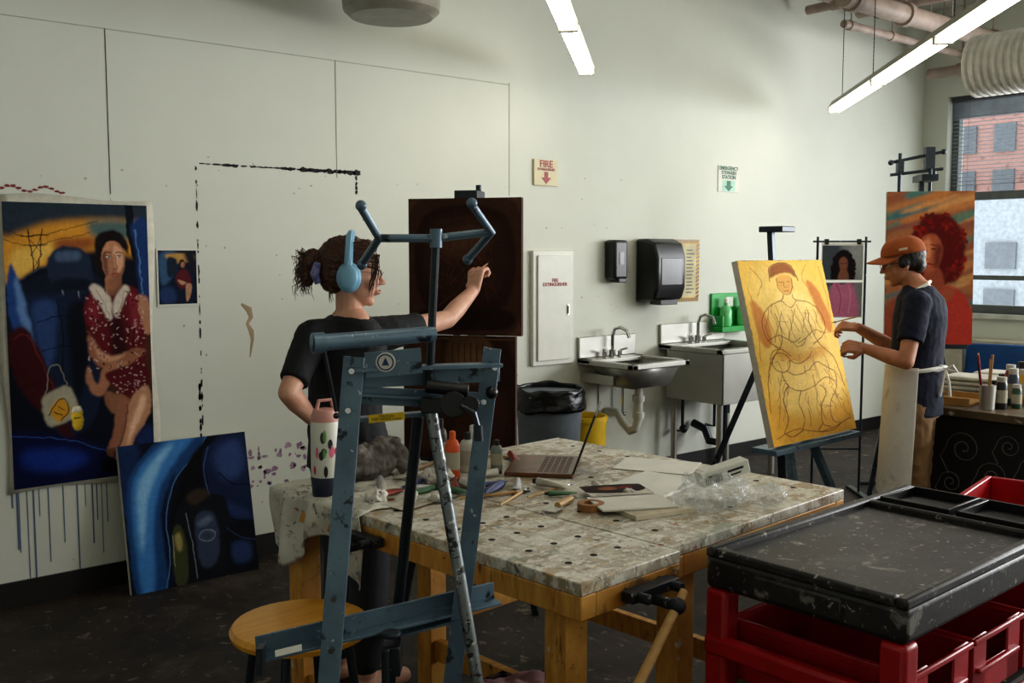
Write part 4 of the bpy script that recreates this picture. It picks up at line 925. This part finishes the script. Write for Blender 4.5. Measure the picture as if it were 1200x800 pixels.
for i in range(150):
    z0=.02+.1*R();sy=-1 if R()<.75 else 1
    st=hp(.075-.5*max(0,z0-.07),.070*sy,z0);e=hp(-.1,.045*sy,.02+.05*R());mid_=st.lerp(e,.5);out=(mid_-hp(-.02,0,.04)).normalized()*.021
    m.tube([st,mid_+out,e],[.0012,.0024,.0024],4)
for i in range(30):
    st=hp(.06+.03*R(),-.055-.01*R(),.07);e=hp(.045+.035*R(),-.074,-.02-.06*R());m.tube([st,st.lerp(e,.5)+V((.008,-.006,0)),e],[.0015,.0013,.0006],4)
for i in range(30):
    st=hp(-.07,-.05,-.03);e=st+V((-.02*R()+.01,-.01,-.03-.04*R()));m.tube([st,st.lerp(e,.5)+V((-.006,0,0)),e],[.0014,.0012,.0006],4)
part('loose_strands',m,HR,hr_)['kind']='stuff'
HPM=mat('pale_blue_headphone',(126,174,202),.4,var=.06)
m=M()
for s in (-1,1):
    c=hp(-.01,.098*s,-.01);q=Q_@V((0,1,0))*s
    m.ell(c,(.042,.020,.052),Q_);m.ell(c+q*.015,(.032,.014,.042),Q_)
m.tube([hp(-.012,.1*math.cos(a)*1.04,.0+.138*math.sin(a)) for a in [math.pi*k/14 for k in range(15)]],[.010]+[.0145]*13+[.010],8)
for s in (-1,1): m.tube([hp(-.012,.104*s,.0),hp(-.012,.105*s,.05)],.014)
part('headphones',m,HPM,tw)
for s in (-1,1): part('ear_cushion',M().ell(hp(-.01,.084*s,-.01),(.044,.013,.052),Q_),mat('cushion_grey',(90,120,140),.7),tw)
GLS=mat('glasses_wire',(70,56,46),.35,.5)
m=M()
for s in (-1,1):
    c=hp(.094,.031*s,.0);m.tube([c+Q_@V((-.006*abs(math.sin(k)),.021*math.cos(k),.018*math.sin(k))) for k in [2*math.pi*j/16 for j in range(17)]],.0009,5)
    m.tube([hp(.090,.052*s,.006),hp(.04,.073*s,.01),hp(.0,.078*s,.008)],.0009,5)
m.tube([hp(.096,-.01,.004),hp(.101,0,.008),hp(.096,.01,.004)],.0009,5)
part('glasses',m,GLS,tw)
m=M();a=hp(-.118,-.035,.0)
m.tube([a+V((.0,-.01,.035)),a+V((-.01,-.02,0)),a+V((.0,-.015,-.035))],[.012,.016,.01],8);part('scrunchie',m,mat('scrunchie_lilac',(150,150,190),.8,scale=60,col2=(70,80,140)),hr_,label='lilac patterned scrunchie')
t=thing('paintbrush','thin paintbrush held against the dark canvas','paintbrush',wd(*o0),RZ)
part('handle',M().cyl(P(552,324,3.9),P(571,309,4.0),.003,.004,8),HW,t);part('bristles',M().cyl(P(571,309,4.0),P(574,306,4.015),.005,.001,8),BLACK,t)
# --- man
D0=4.85;o0=(ld(1066,450,D0).x,D0)
tg=thing('person','person in rust cap, navy t-shirt and white apron painting','person',wd(*o0),RZ)
gy=math.pi-.50
hc=P(1058,308);hc.y=.02
m=M()
def tr(z,x,y,a,b): return ((x,y,z),a,b,gy)
m.rings([tr(.80,.03,.0,.10,.14),tr(.9,.03,.0,.10,.15),tr(1.0,.03,0,.09,.135),tr(1.12,.035,0,.093,.143),tr(1.25,.04,.0,.10,.153),tr(1.34,.04,.0,.08,.15),tr(1.39,.03,0,.058,.088),tr(1.42,.02,0,.048,.053)])
m.chain([(.028,0,1.38),hc+V((.03,0,-.06))],[.053,.050])
ns=Rz(gy)@V((0,.155,0))+V((.042,0,1.315));fs=Rz(gy)@V((0,-.155,0))+V((.042,0,1.315))
ne=P(1062,424,4.62);nw=P(1014,408,4.80);fe=P(1052,410,5.10);fw_=P(1006,384,5.08)
for a in ((ns,ne,nw),(fs,fe,fw_)): m.chain([a[0],a[0].lerp(a[1],.5),a[1],a[1].lerp(a[2],.35),a[2]],[.048,.043,.037,.038,.026])
m.chain([(.04,0,1.31),ns],[.062,.05]);m.chain([(.04,0,1.31),fs],[.062,.05])
for s in (-1,1):
    hx=Rz(gy)@V((0,.085*s,0));k=hx+V((.02,0,0));f=hx+V((.04,0,0))
    m.chain([V((hx.x+.03,hx.y,.82)),V((k.x,k.y,.46)),V((f.x,f.y,.09))],[.085,.06,.045]);fd=Rz(gy)@V((.17,0,0));m.cap(V((f.x,f.y,.045)),V((f.x,f.y,.035))+fd,.045,.035)
hand(m,fw_,(-.9,.35,.1),(-.1,-.5,.85),1.0,1,1);hand(m,nw,(-.93,.3,.1),(-.1,-.75,.65),1.0,1,-1)
HS=.98
p_,Q_=head(m,hc,math.pi-.14,.20,HS)
part('body',m,SKG,tg,rem=.0045,smi=3);eyes(p_,Q_,tg,HS,(140,78,66))
m=M();m.rings([tr(.77,.035,.0,.125,.170),tr(.9,.03,.0,.122,.168),tr(1.0,.03,0,.118,.160),tr(1.12,.035,0,.120,.166),tr(1.25,.04,.0,.124,.176),tr(1.33,.04,.0,.107,.172),tr(1.375,.03,0,.078,.115),tr(1.395,.025,0,.064,.073)])
for a,f in (((ns,ne),.66),((fs,fe),.64)):
    b=a[0].lerp(a[1],f);m.chain([(.04,0,1.29),a[0]],[.083,.064]);m.tube([a[0],a[0].lerp(b,.5),b],[.064,.062,.060],16);m.ell(a[0],.064)
part('tshirt',m,mat('navy_tshirt',(14,20,42),.9,bmp=.5,scale=10,var=.12),tg,rem=.006,smi=6,disp=.012,dsc=.06,mid=.35)
m=M();m.rings([tr(.76,.03,0,.12,.16),tr(.88,.03,0,.112,.155)])
for s in (-1,1):
    hx=Rz(gy)@V((0,.082*s,0))
    m.chain([V((hx.x+.03,hx.y,.80)),V((hx.x+.03,hx.y,.46)),V((hx.x+.045,hx.y,.12))],[.095,.078,.068])
part('trousers',m,mat('khaki_trousers',(128,98,64),.85,bmp=.4,scale=8),tg,rem=.008,disp=.018,dsc=.05)
AP=splat('white_apron',(210,210,202),(226,226,220),[((170,168,164),10,.60,0,.1,.6),((166,140,100),24,.68,0,.03),((80,90,110),30,.71,0)],rough=.85,bscale=5,bmp=.5)
def ap(u,v):
    a=gy-1.35+3.15*u;z=1.01-.60*v-.04*math.sin(u*3.14)*v+.012*math.sin(u*25)*v
    f=v**.8;rr=1.0+.08*v*(1-u*.6)+.04*math.sin(u*19+v*2)*f+.03*math.sin(u*33+1+v)*f
    x=.140*math.cos(a-gy)*rr;y=.184*math.sin(a-gy)*(1+.03*v)
    q=Rz(gy)@V((x,y,0));return V((q.x+.03-.02*v,q.y,z))
m=M();m.grid(ap,80,28)
part('apron',m,AP,tg,sol=.003)
m=M()
m.tube([(Rz(gy)@V((.135*math.cos(k),.178*math.sin(k),0)))+V((.03,0,1.0+.006*math.sin(3*k))) for k in [2*math.pi*j/28 for j in range(29)]],.011,6)
bk=Rz(gy)@V((-.135,.06,0))+V((.03,0,1.0))
for dx_ in (-.03,.03): m.tube([bk,bk+V((dx_,-.02,.02)),bk+V((dx_*1.8,-.02,-.01)),bk],.006,6);m.tube([bk,bk+V((dx_*.5,-.015,-.06)),bk+V((dx_*.8,-.01,-.13))],[.007,.006,.008],6)
part('waist_strap',m,AP,tg)
m=M();m.tube([V((-.02,-.083,1.375)),V((.04,-.07,1.405)),V((.083,0,1.415)),V((.06,.07,1.40)),V((.0,.083,1.37))],.009,6);part('neck_strap',m,AP,tg)
m=M();m.ell(p_(-.03,0,.03),(.093,.081,.083),Q_);m.ell(p_(-.072,0,-.02),(.042,.062,.05),Q_);m.ell(p_(.005,-.076,.0),(.03,.01,.03),Q_);m.ell(p_(.005,.076,.0),(.028,.008,.028),Q_)
part('hair',m,mat('black_hair',(22,17,16),.55,bmp=.6,scale=60),tg,rem=.006,disp=.006,dsc=.015)
CP=mat('rust_cap_fabric',(150,78,32),.9,var=.12,scale=20)
m=M()
def capf(u,v):
    a=2*math.pi*u;b=math.pi/2*v;k=math.cos(b)**.75;return p_(-.018+.108*k*math.cos(a),.091*k*math.sin(a),.042+.088*math.sin(b)+.004*math.cos(6*a)*k*v)
m.grid(capf,48,12);cc_=part('cap_crown',m,CP,tg,sol=.004)
m=M()
def brim(u,v):
    a=-1.05+2.1*u;x=-.018+(.104+.078*v)*math.cos(a*(1-.12*v));y=(.091+.008*v)*math.sin(a)
    return p_(x,y,.044-.016*v-.022*(y/.09)**2)
m.grid(brim,18,6);part('cap_brim',m,CP,tg,sol=.004)
part('cap_button',M().ell(p_(-.018,0,.132),(.008,.008,.004),Q_),CP,cc_)
m=M();m.bb((-.02,-.001,-.006),(.02,.001,.006));
m.v=[p_(.0,.092,.07)+Q_@V((v_.x,v_.y,v_.z)) for v_ in m.v];part('cap_badge',m,mat('cap_stitch',(214,190,160),.8),cc_)
m=M()
for s in (-1,1):
    c=p_(.090,.031*s,.0);m.tube([c+Q_@V((0,.021*math.cos(k),.018*math.sin(k))) for k in [2*math.pi*j/14 for j in range(15)]],.0013,5);m.tube([p_(.090,.052*s,.006),p_(.02,.076*s,.008)],.0013,5)
part('glasses',m,BLACK,tg)
t=thing('paintbrush','long wooden paintbrush held to the golden canvas','paintbrush',wd(*o0),RZ)
part('handle',M().cyl(P(1004,371,5.02),P(980,377,5.22),.004,.003,8),HW,t);part('bristles',M().cyl(P(980,377,5.22),P(975,378,5.25),.005,.001,8),BLACK,t)
# ---------------------------------------------------------------- things on the workbench
def onb(name,label,cat,x,y,rz=0,group=None): return thing(name,label,cat,(x,y,TZ+.0008),rz,group=group)
t=onb('tumbler','white insulated tumbler with stickers and dark base','bottle',1.405,-2.14)
part('body',M().lathe([(.036,.0),(.038,.005),(.043,.06),(.043,.215),(.04,.225)]),WHITE,t)
part('base_sleeve',M().lathe([(.0375,-.0),(.0395,.004),(.0445,.062),(.044,.063)]),mat('navy_silicone',(30,36,60),.5),t)
part('lid',M().lathe([(.041,.225),(.041,.24),(.034,.258),(.015,.262)]),mat('tumbler_lid_pink',(190,140,130),.4),t)
part('lid_loop',M().tube([(-.03,0,.25),(-.02,0,.285),(.02,0,.285),(.03,0,.25)],.006,8),mat('tumbler_lid_pink',(190,140,130),.4),t)
ST=[(200,60,70),(40,40,44),(230,120,150),(120,180,90),(60,60,70)]
m_st=[mat('sticker_%d'%i,c,.4) for i,c in enumerate(ST)]
for i in range(12):
    a=math.radians(-170+R()*110);z=.075+R()*.13;r=.0438;w=.2+.18*R();h=.008+R()*.012;m=M()
    m.grid(lambda u,v:V((r*math.cos(a+(u-.5)*w*math.sqrt(max(.05,1-(2*v-1)**2))),r*math.sin(a+(u-.5)*w*math.sqrt(max(.05,1-(2*v-1)**2))),z+(v-.5)*2*h)),6,6)
    part('sticker',m,m_st[i%5],t)
t=onb('laptop','open dark laptop on the workbench among papers','laptop',2.12,-2.43,RZ-.147)
part('base',M().bb((-.22,0,0),(0,.29,.014)),mat('laptop_brown',(104,68,44),.35,.3,var=.3,scale=18),t,bev=.003)
m=M()
for i in range(5):
    for j in range(12): m.bb((-.105-.02*i,.02+j*.0212,.014),(-.105-.02*i+.016,.02+j*.0212+.017,.0146))
m.v=[V((v_.x+.07,v_.y,v_.z)) for v_ in m.v];part('keyboard',m,mat('key_brown',(94,62,42),.5),t)
part('screen',M().beam((.0,.145,.012),(.07,.145,.205),.29,.007,(1,0,0)),BLACK,t,bev=.002)
def sheet(name,label,cat,x,y,rz,w,h,mt,th=.004,z=0):
    return part(name,M().bb((-w/2,-h/2,z),(w/2,h/2,z+th)),mt,loc=(x,y,TZ+.0008),rz=rz,bev=.0008,label=label,cat=cat)
sheet('sketchpad','open white sketchpad lying on the workbench','sketchbook',2.24,-2.66,.25,.28,.2,PAPER,.010)
sheet('paper_sheet','loose white paper sheet on the workbench','paper',2.47,-2.47,.5,.2,.26,PAPER,.002)
sheet('notebook','closed cream notebook on the workbench','notebook',2.02,-2.86,-.2,.2,.13,mat('cream_cover',(190,180,156),.7),.012)
t=onb('magazine','magazine with dark printed photo on top of a notebook','magazine',2.0,-2.80,-.45);t.location.z=TZ+.0135
part('pages',M().bb((-.11,-.075,0),(.11,.075,.006)),PAPER,t,bev=.002)
o=art('printed_image',t,.19,.13,[('r',(196,190,176),rect(0,0,10,10)),('p',(40,26,22),[(0,.5),(9.5,.5),(9.4,6),(5,8),(0,6)]),('b',(140,84,54),EL(4,3.4,1.5,1.6),.3),('b',(120,36,30),EL(7,3,1,1),.3),('s',(90,90,90),[(1,8.6),(5,8.6)],.3),('s',(90,90,90),[(1,9.3),(6,9.3)],.3)],(0,0,10,10),N=80)
o.rotation_euler=(-math.pi/2,0,0);o.location=(-.095,.065,.0075)
PB=mat('clear_plastic_bag',(215,220,220),.08,var=.05,alpha=.22)
t=onb('plastic_bag','crumpled clear plastic bag with a white box inside','plastic bag',2.21,-2.92,.2)
m=M();m.ell((-.01,0,.04),(.13,.085,.045),a=60,b=30);part('film',m,PB,t,disp=.08,dsc=.028)
mb=Matrix.Rotation(-.25,3,'Y');q=Rz(-.62)@mb;bc=V((.05,-.0,.085));part('box',M().box(bc,(.15,.05,.04),q),WHITE,t,bev=.002,label='white cardboard box with printed bars')
m=M()
for i in range(9): m.box(bc+q@V((-.065+i*.006,-.026,-.003)),(.0025,.001,.024),q)
m.box(bc+q@V((.03,-.026,.004)),(.05,.001,.006),q);m.box(bc+q@V((.025,-.026,-.008)),(.04,.001,.004),q);part('printed_bars',m,BLACK,t)
t=onb('plastic_bag','small empty clear plastic bag lying flat','plastic bag',2.36,-3.0,.6)
m=M();m.ell((0,0,.02),(.08,.05,.022),a=50,b=24);part('film',m,PB,t,disp=.04,dsc=.02)
def bottle(x,y,r,h,col,capc,label,name='paint_bottle'):
    t=onb(name,label,'bottle',x,y,group='paint bottles on the workbench')
    part('body',M().lathe([(r*.95,0),(r,.004),(r,h*.68),(r*.75,h*.78),(r*.4,h*.82)]),mat('bottle_%d_%d_%d'%col,col,.4),t)
    part('cap',M().lathe([(r*.45,h*.82),(r*.42,h*.98),(r*.2,h)]),mat('capc_%d_%d_%d'%capc,capc,.4),t)
    part('label_band',M().lathe([(r*1.01,h*.18),(r*1.01,h*.55)]),mat('bottle_label',(170,164,146),.6),t)
bottle(1.84,-2.17,.024,.15,(204,84,24),(210,96,34),'orange plastic bottle on the workbench')
bottle(1.93,-2.13,.026,.13,(190,190,180),(30,30,30),'white plastic bottle with black cap on the workbench')
bottle(1.99,-2.08,.025,.14,(186,180,166),(220,220,215),'white plastic bottle with white cap on the workbench')
bottle(1.88,-2.05,.022,.17,(70,60,50),(30,30,30),'dark glass bottle on the workbench')
bottle(2.02,-2.17,.02,.1,(120,130,120),(30,30,30),'small grey bottle on the workbench')
tc=[(204,200,190),(190,192,194),(60,70,110),(184,180,164),(140,56,46),(204,200,190),(70,110,80)]
k=0
for (x,y,a) in [(1.56,-2.2,.3),(1.6,-2.13,.6),(1.66,-2.21,.1),(1.72,-2.12,-.3),(1.77,-2.28,.8),(1.83,-2.3,.2),(1.63,-2.3,.0),(1.9,-2.24,-.5),(1.90,-2.42,.5),(1.8,-2.42,.2),(1.5,-2.12,1.2),(2.15,-2.1,.3),(2.06,-2.62,1.0),(1.71,-2.36,1.3),(1.56,-2.36,.5),(1.68,-2.27,1.9),(1.86,-2.36,2.2),(1.98,-2.5,.9),(1.53,-2.27,2.6),(1.78,-2.36,1.1),(1.94,-2.58,2.0)]:
    c=tc[k%7];k+=1
    t=onb('paint_tube','squeezed metal tube of oil paint on the workbench','paint tube',x,y,a+R(),group='paint tubes on the workbench')
    s_=.7+.4*R();m=M();m.grid(lambda u,v:V((-.06*s_+.12*s_*u,(.012+.006*(1-u))*math.cos(6.2832*v)*s_,.014*s_+(.0135*u**.6)*s_*math.sin(6.2832*v))),6,12)
    part('body',m,mat('tube_%d_%d_%d'%c,c,.35,.2),t);part('cap',M().cyl((.06*s_,0,.014*s_),(.075*s_,0,.014*s_),.008*s_),BLACK,t)
STW=splat('stained_towel',(196,192,182),(212,210,202),[((120,80,110),30,.60,0,.05),((80,100,140),40,.62,0,.05),((110,90,70),20,.6,0,.06)],rough=.9)
for (x,y,s) in [(1.75,-2.21,1.1),(2.0,-2.0,.9),(1.48,-2.3,.8),(1.62,-2.4,.7),(2.08,-2.72,.6)]:
    t=onb('crumpled_towel','crumpled paint-stained paper towel on the workbench','paper towel',x,y,R()*3,group='crumpled paper towels')
    part('paper',M().ell((0,0,.02*s),(.045*s,.035*s,.022*s),a=40,b=22),STW,t,disp=.04*s,dsc=.016)
t=onb('palette_paper','sheet of palette paper with mixed paint blobs','palette',1.62,-2.5,.2)
o=art('painted_sheet',t,.24,.18,[('r',(190,184,168),rect(0,0,26,20)),('p',(120,70,50),EL(6,6,2.6,2)),('p',(60,50,60),EL(12,5,2,2.4)),('p',(190,150,110),EL(18,7,3,2)),('p',(150,50,50),EL(7,13,2,1.6)),('p',(220,216,208),EL(15,14,3,2)),('p',(60,80,120),EL(21,14,1.6,2)),('b',(130,104,84),[(4,9),(12,10),(22,11),(14,12)],.6)],(0,0,26,20),N=90,warp=3)
o.rotation_euler=(-math.pi/2,0,0);o.location=(-.12,.09,.003)
RG=splat('painted_rag',(190,188,176),(208,205,194),[((130,112,98),14,.58,0,.08,.8),((100,120,130),22,.60,0,.05,.8),((150,60,56),34,.67,0),((80,76,68),28,.61,0,.05,.8),((190,150,80),30,.67,0),((60,100,80),34,.67,0)],rough=.85,bscale=9,bmp=.5)
mtb=Matrix.Translation((1.446,-3.18,0))@Matrix.Rotation(math.radians(4.5),4,'Z')
def rg(u,v):
    y=.80+.46*v
    n=noise.noise(V((u*4,v*5,.3)))
    L=u*.5-.22*(1-.25*math.sin(v*3.14*1.3))
    if L<0: x=-.018+.014*n+.020*math.sin(v*21+u*3)*min(1,-L*10);z=TZ+.004+L*(.8+.2*math.sin(v*9+1))
    else: x=L;z=TZ+.004+.012*abs(n)+.005*math.sin(v*34)*math.sin(u*26)**2
    return mtb@V((x,y+.02*n,z))
m=M();m.grid(rg,44,54);part('paint_rag',m,RG,sol=.003,label='paint-stained white cloth draped over the workbench edge',cat='cloth')
GJ=mat('grey_fleece',(88,82,78),.9,bmp=.6,scale=16,var=.25,col2=(124,118,112))
t=onb('jacket','crumpled grey jacket piled at the workbench edge','jacket',1.64,-2.01,.3)
m=M();m.ell((0,0,.04),(.12,.05,.05));m.ell((.06,.0,.08),(.07,.04,.045));m.ell((-.06,.01,.06),(.055,.04,.05));m.chain([(.08,-.02,.09),(.12,-.03,.05),(.10,-.05,.025)],[.028,.024,.024])
for i in range(16): a=-.1+R()*.2;m.tube([(a,-.045,.025),(a+.03*R(),-.025,.08),(a+.06*R(),.02,.11)],[.008,.011,.007],6)
part('cloth',m,GJ,t,rem=.006,smi=2,disp=.025,dsc=.025)
t=onb('scraper','small metal paint scraper with wooden handle','scraper',1.83,-2.68,.4);part('handle',M().cyl((0,0,.01),(.09,0,.01),.01),HW,t);part('blade',M().bb((-.06,-.02,.006),(0,.02,.009)),STEEL,t)
t=onb('tape_roll','roll of brown masking tape on the workbench','tape',1.9,-2.74,0);part('roll',M().lathe([(.022,0),(.038,0),(.038,.02),(.022,.02),(.022,0)]),mat('tape_tan',(150,104,60),.6),t)
for i,(x,y,a) in enumerate([(1.75,-2.05,.8),(1.8,-2.03,.5),(2.2,-2.12,2.2),(1.84,-2.54,.2),(1.68,-2.42,-.3),(1.72,-2.56,.5)]):
    t=onb('paintbrush','paintbrush with wooden handle lying on the workbench','paintbrush',x,y,a,group='brushes on the workbench');part('handle',M().cyl((0,0,.006),(.18,0,.006),.003,.005),HW,t);part('ferrule',M().cyl((.18,0,.006),(.2,0,.006),.006),STEEL,t);part('bristles',M().cyl((.2,0,.006),(.225,0,.005),.006,.002),BLACK,t)
# ---------------------------------------------------------------- counter behind man
CZ=.78
t=thing('work_counter','dark cabinet counter with chalk swirl drawing on its front','counter',(4.86,-1.95,0))
part('worktop',M().bb((-.03,-1.7,CZ-.04),(1.05,0,CZ)),splat('dark_stained_top',(70,58,44),(110,92,66),[((180,176,160),9,.60,0,.05),((40,34,30),7,.6,0)],rough=.5),t,bev=.003)
part('cabinet_body',M().bb((0,-1.68,0),(1.02,-.02,CZ-.04)),mat('dark_cabinet',(30,28,28),.6,var=.2),t,bev=.003)
CH=mat('chalk_swirl',(110,110,110),.8);m=M()
for (cy,cz,s) in [(-.40,.58,.09),(-.55,.46,.08),(-.62,.62,.06),(-.34,.40,.06),(-.75,.52,.08),(-.9,.4,.1)]:
    m.tube([(-.002,cy+s*(1-k/30)*math.cos(k*.42),cz+s*(1-k/30)*math.sin(k*.42)) for k in range(28)],.0022,4)
    m.tube([(-.002,cy+s,cz),(-.002,cy+s*1.3,cz-s*.6),(-.002,cy+s*.8,cz-s*1.5)],.0022,4)
part('swirl_drawing',m,CH,t)
def onc(name,label,cat,x,y,rz=0,group=None): return thing(name,label,cat,(x,y,CZ+.0008),rz,group=group)
for i,(x,y,s) in enumerate([(5.42,-2.12,.95),(5.72,-2.14,.9)]):
    t=onc('folded_towel','folded white cloth towel on the counter','towel',x,y,.1,group='folded towels on the counter')
    m=M()
    for j in range(4): m.bb((-.12*s,-.14*s,.026*j),(.12*s,.14*s,.026*j+.024))
    part('cloth',m,mat('towel_white',(186,184,172),.9,bmp=.4),t,bev=.01)
cols=[(30,30,34),(160,120,60),(60,70,90),(180,178,170),(140,50,40),(50,80,60),(200,160,60)]
k=0
for (x,y,r,h) in [(5.0,-2.46,.028,.16),(5.07,-2.40,.03,.13),(5.15,-2.45,.028,.19),(5.14,-2.36,.03,.11),(5.23,-2.40,.028,.2),(5.3,-2.33,.026,.14),(5.32,-2.43,.03,.17),(5.0,-2.04,.035,.18),(5.1,-2.02,.03,.15),(5.42,-2.38,.032,.2),(5.52,-2.42,.03,.14),(5.62,-2.36,.032,.17),(5.08,-2.5,.024,.12),(5.74,-2.38,.03,.22),(5.5,-2.32,.02,.12),(5.22,-2.5,.026,.15)]:
    c=cols[k%7];k+=1
    t=onc('jar','paint jar with screw lid on the counter','jar',x,y,group='jars on the counter')
    part('body',M().lathe([(r*.95,0),(r,.005),(r,h*.75),(r*.8,h*.85)]),mat('jar_%d_%d_%d'%c,c,.3),t)
    part('lid',M().lathe([(r*.82,h*.85),(r*.82,h)]),mat('jar_lid_%d'%(k%2),[(30,30,30),(190,188,180)][k%2],.4),t)
    part('label_band',M().lathe([(r*1.01,h*.2),(r*1.01,h*.6)]),mat('bottle_label',(170,164,146),.6),t)
t=onc('brush_jar','jar of paintbrushes standing on the counter','brush jar',4.94,-2.42)
part('cup',M().lathe([(.035,0),(.04,.12)]),STEEL,t)
for i in range(9):
    a=R()*6.28;part('brush',M().cyl((.02*math.cos(a),.02*math.sin(a),.02),(.055*math.cos(a),.055*math.sin(a),.24+.05*R()),.004),[HW,BLACK,RED][i%3],t)
t=onc('tray','open cardboard tray with tan paper on the counter','tray',5.05,-2.21,.1);part('body',M().bb((-.13,-.11,0),(.13,.11,.012)).bb((-.13,-.11,.012),(-.12,.11,.04)).bb((.12,-.11,.012),(.13,.11,.04)),mat('cardboard',(170,130,76),.8),t)
BLP=mat('blue_plastic',(26,80,140),.45)
t=thing('chair','blue plastic folding chair near the window','chair',(6.9,-1.62,0),1.9)
part('seat',M().bb((-.22,-.2,.43),(.22,.2,.46)),BLP,t,bev=.01);part('backrest',M().bb((-.22,.19,.72),(.22,.22,.95)),BLP,t,bev=.01)
for s in (-1,1):
    part('leg',M().tube([(s*.23,.24,.95),(s*.23,.16,.44),(s*.23,-.22,0)],.011),STEEL,t);part('leg',M().tube([(s*.2,-.16,.44),(s*.2,.25,0)],.011),STEEL,t)
t=thing('crate','red plastic crate on a small black stand','crate',(3.55,-3.25,0),.2)
part('stand',M().bb((-.25,-.25,0),(.25,.25,.55)),BLACK,t,bev=.02)
m=M();
for (a,b_) in [((-.22,-.22,.56),(.22,-.2,.72)),((-.22,.2,.56),(.22,.22,.72)),((-.22,-.2,.56),(-.2,.2,.72)),((.2,-.2,.56),(.22,.2,.72)),((-.22,-.22,.551),(.22,.22,.562))]: m.bb(a,b_)
part('basket',m,RED,t,bev=.004)
t=thing('milk_crate','dark plastic crate on the floor under the workbench','crate',(1.68,-2.62,0),.1)
m=M();s=.16
for z in (0,.1,.2,.27): 
    m.bb((-s,-s,z),(s,-s+.012,z+.03));m.bb((-s,s-.012,z),(s,s,z+.03));m.bb((-s,-s,z),(-s+.012,s,z+.03));m.bb((s-.012,-s,z),(s,s,z+.03))
for i in range(6):
    for q in (-s,s-.012): m.bb((-s+.06*i,q,0),(-s+.06*i+.014,q+.012,.3));m.bb((q,-s+.06*i,0),(q+.012,-s+.06*i+.014,.3))
m.bb((-s,-s,0),(s,s,.01));part('frame',m,mat('crate_brown',(60,36,30),.6),t)
m=M();m.ell((0,0,.27),(.14,.13,.09));m.ell((.05,-.04,.33),(.08,.08,.05));part('pink_cloth',m,mat('dusty_pink_fabric',(180,136,140),.9,bmp=.4),t,rem=.012,disp=.05,dsc=.06,label='dusty pink folded cloth')
# ---------------------------------------------------------------- camera, world, lights
cd=bpy.data.cameras.new('camera');cd.lens=35;cd.sensor_width=36;cam=bpy.data.objects.new('camera',cd);COL.objects.link(cam)
cam.location=(0,CY,H);cam.rotation_euler=(math.pi/2-PIT,0,RZ);sc.camera=cam
w=bpy.data.worlds.new('sky');sc.world=w;w.use_nodes=True;bg=w.node_tree.nodes['Background'];bg.inputs[0].default_value=(.86,.94,1,1);bg.inputs[1].default_value=2.0
for i,(a,b) in enumerate(wins):
    if i==0: continue
    l=bpy.data.lights.new('window_daylight','AREA');l.shape='RECTANGLE';l.size=abs(a-b);l.size_y=zt-zb;l.energy=[0,84,126,140][i];l.color=(.97,.98,1)
    o=bpy.data.objects.new('window_daylight',l);COL.objects.link(o);o.location=(XW-.02,(a+b)/2,(zt+zb)/2);o.rotation_euler=(0,math.pi/2,0)
sc.view_settings.view_transform='Standard'
try: sc.view_settings.look='Medium High Contrast'
except Exception as e: print(e)
sc.view_settings.exposure=.24
